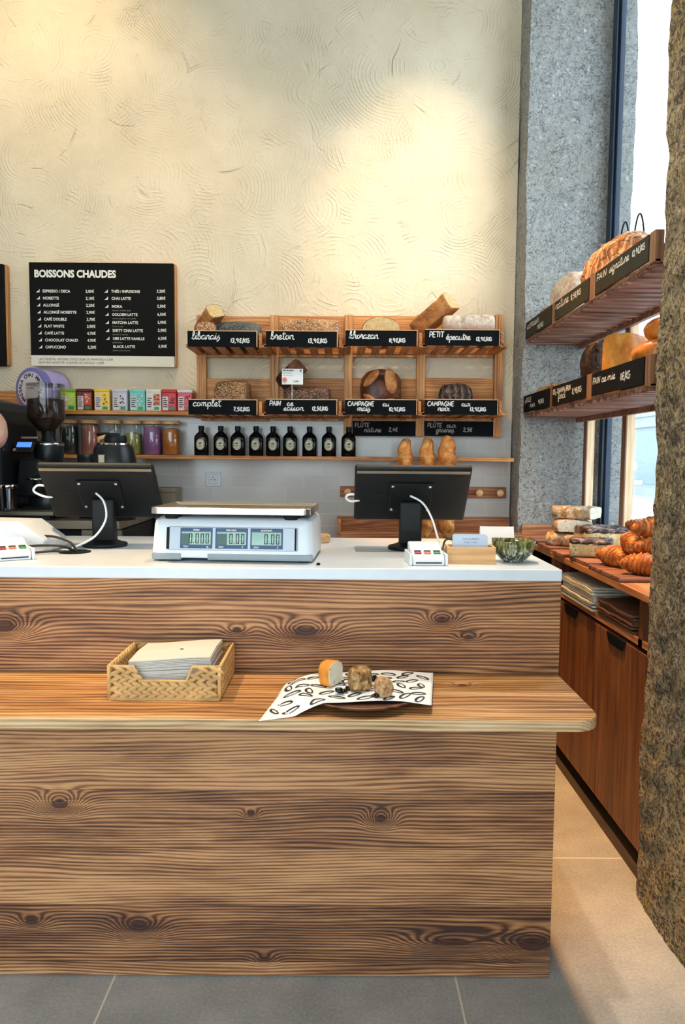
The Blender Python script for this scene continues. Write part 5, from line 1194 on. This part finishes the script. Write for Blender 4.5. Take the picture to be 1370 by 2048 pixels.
PZ = ST + 0.0275
loaf('bread_sample', 'cube of white bread with golden crust, left of the three samples', 'bread sample', M['loaf_gold'], 0.036, 0.056, 0.060, (-0.022, 1.640, PZ), radians(-35), cut=M['crumb_white'], k=3, e=0.7, amp=0.002, freq=50)
loaf('bread_sample', 'chocolate-studded bread cube, middle of the three samples', 'bread sample', M['crumb_marble'], 0.046, 0.042, 0.056, (0.048, 1.600, PZ), radians(25), k=6, e=0.6, amp=0.003, freq=60, seed=2)
loaf('bread_sample', 'speckled bread chunk with a raisin, right of the three samples', 'bread sample', M['crumb_speck'], 0.042, 0.038, 0.044, (0.098, 1.560, PZ), radians(-60), k=3, e=0.8, amp=0.002, freq=60, seed=4)
for i, (x, y, s, lab) in enumerate([(0.001, 1.578, .009, 'dark chocolate crumb, largest, left of the middle sample'), (0.016, 1.585, .006, 'dark chocolate crumb between the largest crumb and the middle sample'), (0.032, 1.610, .008, 'dark chocolate crumb leaning on the back left of the middle sample'), (0.022, 1.598, .007, 'dark chocolate crumb behind the smallest crumb'), (0.010, 1.571, .004, 'smallest dark crumb at the front'), (0.082, 1.548, .007, 'raisin at the foot of the right sample')]):
    mb = MB(); rows = loaf_mesh(s * 2, s * 1.7, s * 1.4, amp=s * 0.25, freq=120, seed=i, nr=8, ns=10)
    tag(mb.quad_grid(rows, closed_u=True, caps=True).build('chocolate_crumb', M['blackgloss'] if i != 4 else M['black'], loc=(x, y, PZ - 0.001), rot=(0, 0, i), smooth=True), lab, 'crumb')
lr = MB().quad_grid(loaf_mesh(0.02, 0.016, 0.016, amp=0.003, freq=90, nr=8, ns=10), closed_u=True, caps=True).build('chocolate_piece', M['blackgloss'], loc=(0.078, 1.622, PZ + 0.012), smooth=True)
tag(lr, 'dark chocolate piece stuck to the top right of the middle sample', 'crumb')

# ================================================================== RIGHT SIDE: CABINET
cab = thing('side_cabinet', 'brown stained wood cabinet with two tall doors under the side window', 'cabinet', (1.15, 3.0, 0))
cs = MB(); cs.box(0.995, 2.21, 0.10, 1.355, 2.23, 0.925); cs.box(0.995, 3.80, 0.10, 1.355, 3.83, 0.925); cs.box(1.335, 2.23, 0.10, 1.355, 3.80, 0.925); cs.box(0.995, 2.23, 0.10, 1.335, 3.80, 0.12)
cs.build('carcass', M['recess'], cab, world=True)
B(0.982, 2.21, 0.0, 1.3, 3.83, 0.045).build('plinth', M['plinth'], cab, world=True)
B(1.02, 2.21, 0.045, 1.3, 3.83, 0.10).build('plinth_recess', M['recess'], cab, world=True)
B(0.972, 2.23, 0.768, 1.335, 3.80, 0.792).build('niche_floor', M['cab_y'], cab, world=True)
B(0.972, 2.285, 0.768, 1.335, 2.315, 0.925).build('niche_side', M['cab_v'], cab, world=True); B(0.972, 3.28, 0.792, 1.335, 3.30, 0.925).build('niche_side', M['cab_v'], cab, world=True)
for (a, b) in ((2.215, 2.652), (2.657, 3.20), (3.205, 3.80)):
    d = B(0.972, a, 0.104, 0.992, b, 0.752).build('door', M['cab_v'], cab, world=True, bevel=0.0015)
    c = (a + b) / 2 + 0.06
    MB().prism([(c - 0.085, 0.754), (c + 0.085, 0.754), (c + 0.07, 0.725), (c + 0.055, 0.716), (c - 0.055, 0.716), (c - 0.07, 0.725)], 0.966, 0.973, 'x').build('handle', M['black'], d, loc=(-1.15 + 1.15 - cab.location.x, -cab.location.y, 0), bevel=0.001)
wt = thing('side_worktop', 'brown wood worktop along the side window carrying pastries', 'worktop', (1.15, 3.0, 0.925))
B(0.955, 2.205, 0.926, 1.362, 3.84, 0.952).build('slab', M['cab_y'], wt, world=True, bevel=0.003)
B(0.962, 3.815, 0.952, 1.362, 3.838, 1.022).build('upstand', M['cab_x'], wt, world=True, bevel=0.002)
# paper bags
def stack(name, label, cat, mat, x0, x1, y0, y1, z0, n, th, wav, seed):
    t = thing(name, label, cat, (x0, (y0 + y1) / 2, z0)); r = random.Random(seed)
    for k in range(n):
        z = k * th; ox, oy = r.uniform(-.006, .006), r.uniform(-.008, .008); X_ = [x1 - x0]; mb = MB()
        xs = [ox + (x1 - x0) * i / 8 for i in range(9)]; yy = [(y0 - y1) / 2 + oy + (y1 - y0) * j / 10 for j in range(11)]
        def zz(x, y): return z + (0.5 + 0.5 * noise.noise(Vector((x * 14, y * 14, seed + k * 0.35)))) * wav * min(1, (k + .2) / 2)
        top = [[(x, y, zz(x, y) + th * 0.8) for x in xs] for y in yy]; bot = [[(x, y, zz(x, y)) for x in xs] for y in yy]
        mb.quad_grid(top); mb.quad_grid([q[::-1] for q in bot]); mb.quad_grid([bot[0], top[0]]); mb.quad_grid([top[-1], bot[-1]])
        mb.quad_grid([[q[0] for q in top], [q[0] for q in bot]]); mb.quad_grid([[q[-1] for q in bot], [q[-1] for q in top]])
        mb.build('bag', mat, t, smooth='auto')
    return t
stack('paper_bag_stack', 'stack of folded cream paper bags in the cabinet niche', 'paper bags', M['paperbag'], 0.962, 1.25, 2.72, 3.10, 0.793, 9, 0.0095, 0.012, 4)
stack('brown_bag_stack', 'stack of folded brown paper bags in the cabinet niche', 'paper bags', M['kraft'], 0.972, 1.25, 2.36, 2.69, 0.793, 6, 0.009, 0.016, 9)

# ------------------------------------------------------------------ side bread shelves
ss = thing('side_bread_shelf', 'two-tier slatted walnut bread shelf in front of the side window', 'shelf', (1.12, 3.05, 0.952))
for y in (3.745, 3.235, 2.71, 2.225):
    pz = MB().box(1.262, y - 0.022, 0.953, 1.30, y + 0.022, 2.06).build('post', M['pale_v'], ss, world=True, bevel=0.002)
    MB().box(1.258, y - 0.023, 0.953, 1.264, y + 0.023, 2.06).build('post_face', M['dark_v'], ss, world=True)
bay = [(3.872, 3.380), (3.336, 2.882), (2.815, 2.333)]
for tier, (zb, zt_) in enumerate(((1.992, 2.077), (1.610, 1.698))):
    sl = MB(); y = 2.30; k = 0
    while y < 3.845:
        sl.box(0.972, y, zb - 0.024, 1.30 + 0.02 * 0, y + 0.046, zb - 0.004); y += 0.073; k += 1
    sl.build('slatted_tray', M['dark_x'], ss, world=True, bevel=0.004)
    MB().box(1.24, 2.29, zb - 0.046, 1.262, 3.845, zb - 0.025).build('rear_bearer', M['dark_x'], ss, world=True)
    MB().box(0.970, 2.29, zb - 0.012, 0.985, 3.85, zb - 0.002).build('front_bearer', M['dark_x'], ss, world=True)
    for (a, b) in ((3.336, 3.380), (2.815, 2.882), (2.288, 2.333)):
        MB().box(0.966, a + 0.002, zb - 0.010, 0.995, b - 0.002, zt_ + 0.003).build('divider', M['dark_v'], ss, world=True, bevel=0.002)
        MB().box(0.995, (a + b) / 2 - 0.008, zb - 0.004, 1.262, (a + b) / 2 + 0.008, zb + 0.05).build('divider_rail', M['dark_x'], ss, world=True)
def side_sign(label, y0, y1, z0, z1, items, mat, w=0.004, chalk='chalk'):
    t = thing('chalkboard_sign', label, 'sign', (0.967, (y0 + y1) / 2, z0), 0, 'chalkboard price signs on the side shelf')
    B(0.964, y1, z0, 0.969, y0, z1).build('board', M[mat], t, world=True)
    for nm, its in (('bread_name', items[:-1]), ('price', items[-1:])):
        mb = MB(); handwrite(mb, [(a[0], a[1], a[2], *a[3:]) for a in its], lambda a, b: (0.9632, y0 - a, z0 + b), w); mb.build(nm, M[chalk], t, world=True)
side_sign('dusty chalk sign reading pain signature on the upper side shelf', 2.812, 2.335, 1.994, 2.077, [('PAIN', 0.018, 0.046, 0.0150, 1.7), ('signature', 0.145, 0.046, 0.0150, 1.45), ('10,9€/QY', 0.350, 0.046, 0.0165, 1.05)], 'slate_olive')
side_sign('dusty chalk sign reading nature on the upper side shelf', 3.334, 2.884, 1.994, 2.077, [('nature', 0.015, 0.045, 0.0190, 1.7), ('8,5€/QY', 0.230, 0.042, 0.0180, 1.3)], 'slate_olive')
side_sign('dusty chalk sign at the far end of the upper side shelf', 3.850, 3.382, 1.994, 2.077, [('sarrasin', 0.03, 0.045, 0.0190, 1.7), ('11€/QY', 0.23, 0.012, 0.0170, 1.5)], 'slate_olive')
side_sign('black chalk sign reading pain de mie on the lower side shelf', 2.812, 2.335, 1.612, 1.698, [('PAIN', 0.012, 0.043, 0.0150, 1.3), ('de mie', 0.105, 0.043, 0.0150, 1.55), ('11€/QY', 0.285, 0.030, 0.0210, 1.0)], 'slate')
side_sign('black chalk sign reading des champs brun farci on the lower side shelf', 3.334, 2.884, 1.612, 1.698, [('DES CHAMPS', 0.012, 0.050, 0.0130, 1.25), ('BRUN', 0.20, 0.050, 0.0130, 1.1), ('farci', 0.09, 0.024, 0.0150, 1.7), ('8,9€/QY', 0.285, 0.030, 0.0180, 1.2)], 'slate')
side_sign('black chalk sign at the far end of the lower side shelf', 3.850, 3.382, 1.612, 1.698, [('SEIGLE', 0.03, 0.050, 0.0140, 1.5), ('noix', 0.13, 0.020, 0.0140, 1.8), ('9€/QY', 0.28, 0.026, 0.0160, 1.5)], 'slate')
# breads on it
U1, U2 = 1.9885, 1.6065
loaf('sourdough_loaf', 'big scored sourdough behind the pain signature sign', 'bread', M['loaf_sour'], 0.50, 0.22, 0.275, (1.10, 2.955, U1), pi / 2, k=2.3, e=0.95, amp=0.014, seed=31, nr=44, ns=44)
loaf('dusty_loaf', 'flour-dusted loaf standing on the middle of the upper side shelf', 'bread', M['loaf_flour2'], 0.30, 0.16, 0.265, (1.07, 3.45, U1), pi / 2, k=2.8, amp=0.010, seed=32)
loaf('small_loaf', 'low brown loaf at the far end of the upper side shelf', 'bread', M['loaf_seed'], 0.20, 0.13, 0.165, (1.06, 3.72, U1), pi / 2, k=2.8, amp=0.006, seed=33)
loaf('dark_loaf', 'very dark long loaf lying across on the lower side shelf', 'bread', M['loaf_dark'], 0.34, 0.14, 0.15, (1.14, 3.27, 1.725), rot=euler_dir((0.30, 0.85, -0.15), (0, 0, 1)), k=2.6, amp=0.006, seed=34)
loaf('seedy_loaf', 'long seedy flat loaf at the far end of the lower side shelf', 'bread', M['loaf_rye'], 0.40, 0.13, 0.145, (1.05, 3.62, U2), pi / 2 + 0.06, k=2.6, amp=0.006, seed=35)
loaf('seedy_loaf', 'seedy loaf lying under the very dark loaf on the lower side shelf', 'bread', M['loaf_rye'], 0.36, 0.14, 0.110, (1.06, 3.20, U2), pi / 2, k=2.6, amp=0.006, seed=36)
loaf('sandwich_loaf', 'square golden sandwich loaf behind the pain de mie sign', 'bread', M['loaf_gold'], 0.17, 0.125, 0.252, (1.115, 2.865, U2), radians(42), k=12, e=0.3, amp=0.002, seed=37, flat=0.05)
loaf('bun_loaf', 'shiny golden bun in front, resting next to the sandwich loaf', 'bread', M['loaf_bun'], 0.19, 0.16, 0.095, (1.075, 2.50, 1.690), radians(80), k=2.3, e=0.95, amp=0.003, seed=38)
loaf('bun_loaf', 'shiny golden bun topmost near the pier on the lower side shelf', 'bread', M['loaf_bun'], 0.17, 0.14, 0.085, (1.11, 2.52, 1.780), radians(70), k=2.3, e=0.95, amp=0.003, seed=39)
wt2 = thing('black_tray', 'black tray under the golden buns on the lower side shelf', 'tray', (1.10, 2.50, U2))
B(-0.10, -0.12, 0, 0.13, 0.12, 0.083).build('tray', M['black'], wt2, bevel=0.004)
# black wire loops (bag handles) on the upper shelf
for (y, x, h, w_, lab) in ((3.225, 1.228, 0.41, 0.029, 'shorter black wire loop behind the big sourdough'), (3.07, 1.228, 0.395, 0.030, 'taller black wire loop behind the pain signature sign')):
    tag(MB().tube([(x - w_ * cos(pi * i / 20) * (1 if i not in (0, 20) else 1.05), y, U1 + h * max(0.0, sin(pi * i / 20)) ** 0.8) for i in range(21)], 0.0038, 8).build('wire_loop', M['black'], smooth=True), lab, 'wire loop')

# ------------------------------------------------------------------ pastries on the worktop
WT = 0.9525
bp = [(1.100, 3.62, 0.26, 0.16, 'pale brown serving board farthest back, at the stone jamb'), (1.085, 3.36, 0.27, 0.20, 'serving board under the stacked focaccia'), (1.080, 3.13, 0.27, 0.15, 'serving board between the focaccia and the chocolate slices'), (1.095, 2.90, 0.27, 0.22, 'serving board under the front chocolate slice'), (1.09, 2.60, 0.27, 0.32, 'rough serving board under the croissants')]
for i, (x, y, w_, d_, lab) in enumerate(bp):
    o = thing('serving_board', lab, 'board', (x, y, WT), radians(0), 'serving boards on the side worktop')
    B(-w_ / 2, -d_ / 2, 0, w_ / 2, d_ / 2, 0.016 + 0.002 * (i % 2)).build('board', M['board'], o, bevel=0.003)
BZ = WT + 0.0175
def slab(name, label, x, y, z, w, d, h, rz, body, top, group=None):
    t = thing(name, label, 'bread', (x, y, z), rz, group)
    mb = MB(); mb.quad_grid(loaf_mesh(w, d, h, k=9, e=0.45, amp=0.003, freq=40, seed=int(x * 977) % 50 + int(z * 100), flat=0.05), closed_u=True, caps=True).build('crumb', body, t, smooth=True)
    rows = loaf_mesh(w * 1.01, d * 1.01, h * 0.34, k=7, e=0.6, amp=0.005, freq=60, seed=5, flat=0.05)
    MB().quad_grid([[(a, b, c + h * 0.72) for a, b, c in r] for r in rows], closed_u=True, caps=True).build('top_crust', top, t, smooth=True)
    return t
loaf('focaccia_slice', 'golden focaccia piece at the bottom of the stack', 'bread', M['focaccia'], 0.22, 0.17, 0.068, (1.075, 3.37, BZ), radians(-25), cut=M['crumb_white'], k=4, e=0.6, amp=0.006, seed=51)
loaf('focaccia_slice', 'white-crumbed focaccia piece in the middle of the stack', 'bread', M['focaccia'], 0.15, 0.165, 0.062, (1.085, 3.37, BZ + 0.066), radians(-98), cut=M['crumb_white'], k=5, e=0.5, amp=0.005, seed=52)
loaf('focaccia_slice', 'focaccia piece on top of the stack, brown side left', 'bread', M['focaccia'], 0.20, 0.13, 0.062, (1.095, 3.37, BZ + 0.127), radians(-42), cut=M['crumb_white'], k=5, e=0.5, amp=0.006, seed=53)
slab('chocolate_slice', 'pale chocolate-chip slice in front on its board', 1.045, 2.99, BZ, 0.17, 0.15, 0.070, -0.35, M['crumb_choc'], M['choctop'])
slab('chocolate_slice', 'chocolate-topped slice behind, beside the croissants', 1.150, 3.17, BZ, 0.20, 0.16, 0.105, 0.05, M['crumb_choc'], M['choctop'])
def croissant():
    t = thing('croissant', 'c', 'croissant', (0, 0, 0), 0, 'croissants heaped on the side worktop')
    rows = []; n = 66
    for i in range(n + 1):
        u = -1 + 2 * i / n; a = u * 1.05; R = 0.062
        c = Vector((R * sin(a) * 1.12, R * (1 - cos(a)) - 0.015, 0.0)); tdir = Vector((cos(a), sin(a), 0)); nrm = Vector((-sin(a), cos(a), 0))
        seg = abs(u) * 4.2 + 0.5; st = seg - floor(seg); prof = max(0.0, 1 - abs(u) ** 1.7) ** 0.62
        r = 0.036 * prof * (1.10 - 0.26 * st) + 0.004
        ring = []
        for k in range(20):
            f = 2 * pi * k / 20; lay = 0.0010 * sin((u * 46) + f * 1.0)
            ring.append(c + nrm * ((r + lay) * cos(f)) + Vector((0, 0, 1)) * ((r * 0.88 + lay) * sin(f)))
        rows.append(ring)
    MB().quad_grid([[(p.x, p.y, p.z + 0.031) for p in q] for q in rows], closed_u=True, caps=True).build('pastry', M['croissant'], t, smooth=True)
    return t
cr0 = croissant(); CZ = BZ + 0.001
crs = [(1.025, 2.715, 0.0, 1.9, 'croissant at the left foot of the heap'), (1.12, 2.66, 0.0, 0.9, 'croissant at the middle foot of the heap'), (1.055, 2.50, 0.0, 2.5, 'front right croissant nearest the worktop edge'), (1.165, 2.77, 0.0, 1.4, 'croissant low at the back left of the heap'), (1.17, 2.50, 0.0, 0.2, 'croissant low at the back right of the heap'),
       (1.07, 2.67, 0.060, 1.4, 'croissant in the second layer facing out with a spiral end'), (1.12, 2.53, 0.060, 2.7, 'croissant in the second layer next to the pier'), (1.165, 2.70, 0.062, 0.4, 'croissant in the second layer at the window side'), (1.12, 2.60, 0.120, 0.3, 'topmost croissant of the heap'), (1.13, 2.73, 0.116, 2.1, 'small dark croissant high on the left of the heap')]
for i, (x, y, dz_, a, lab) in enumerate(crs):
    o = cr0 if i == 0 else copy_tree(cr0)
    o.location = (x, y, CZ + dz_); o.rotation_euler = (rnd.uniform(-.15, .15) if dz_ else 0, rnd.uniform(-.15, .15) if dz_ else 0, a); o['label'] = lab
    s = 1.12 if i not in (9,) else 0.9; o.scale = (s, s, s)
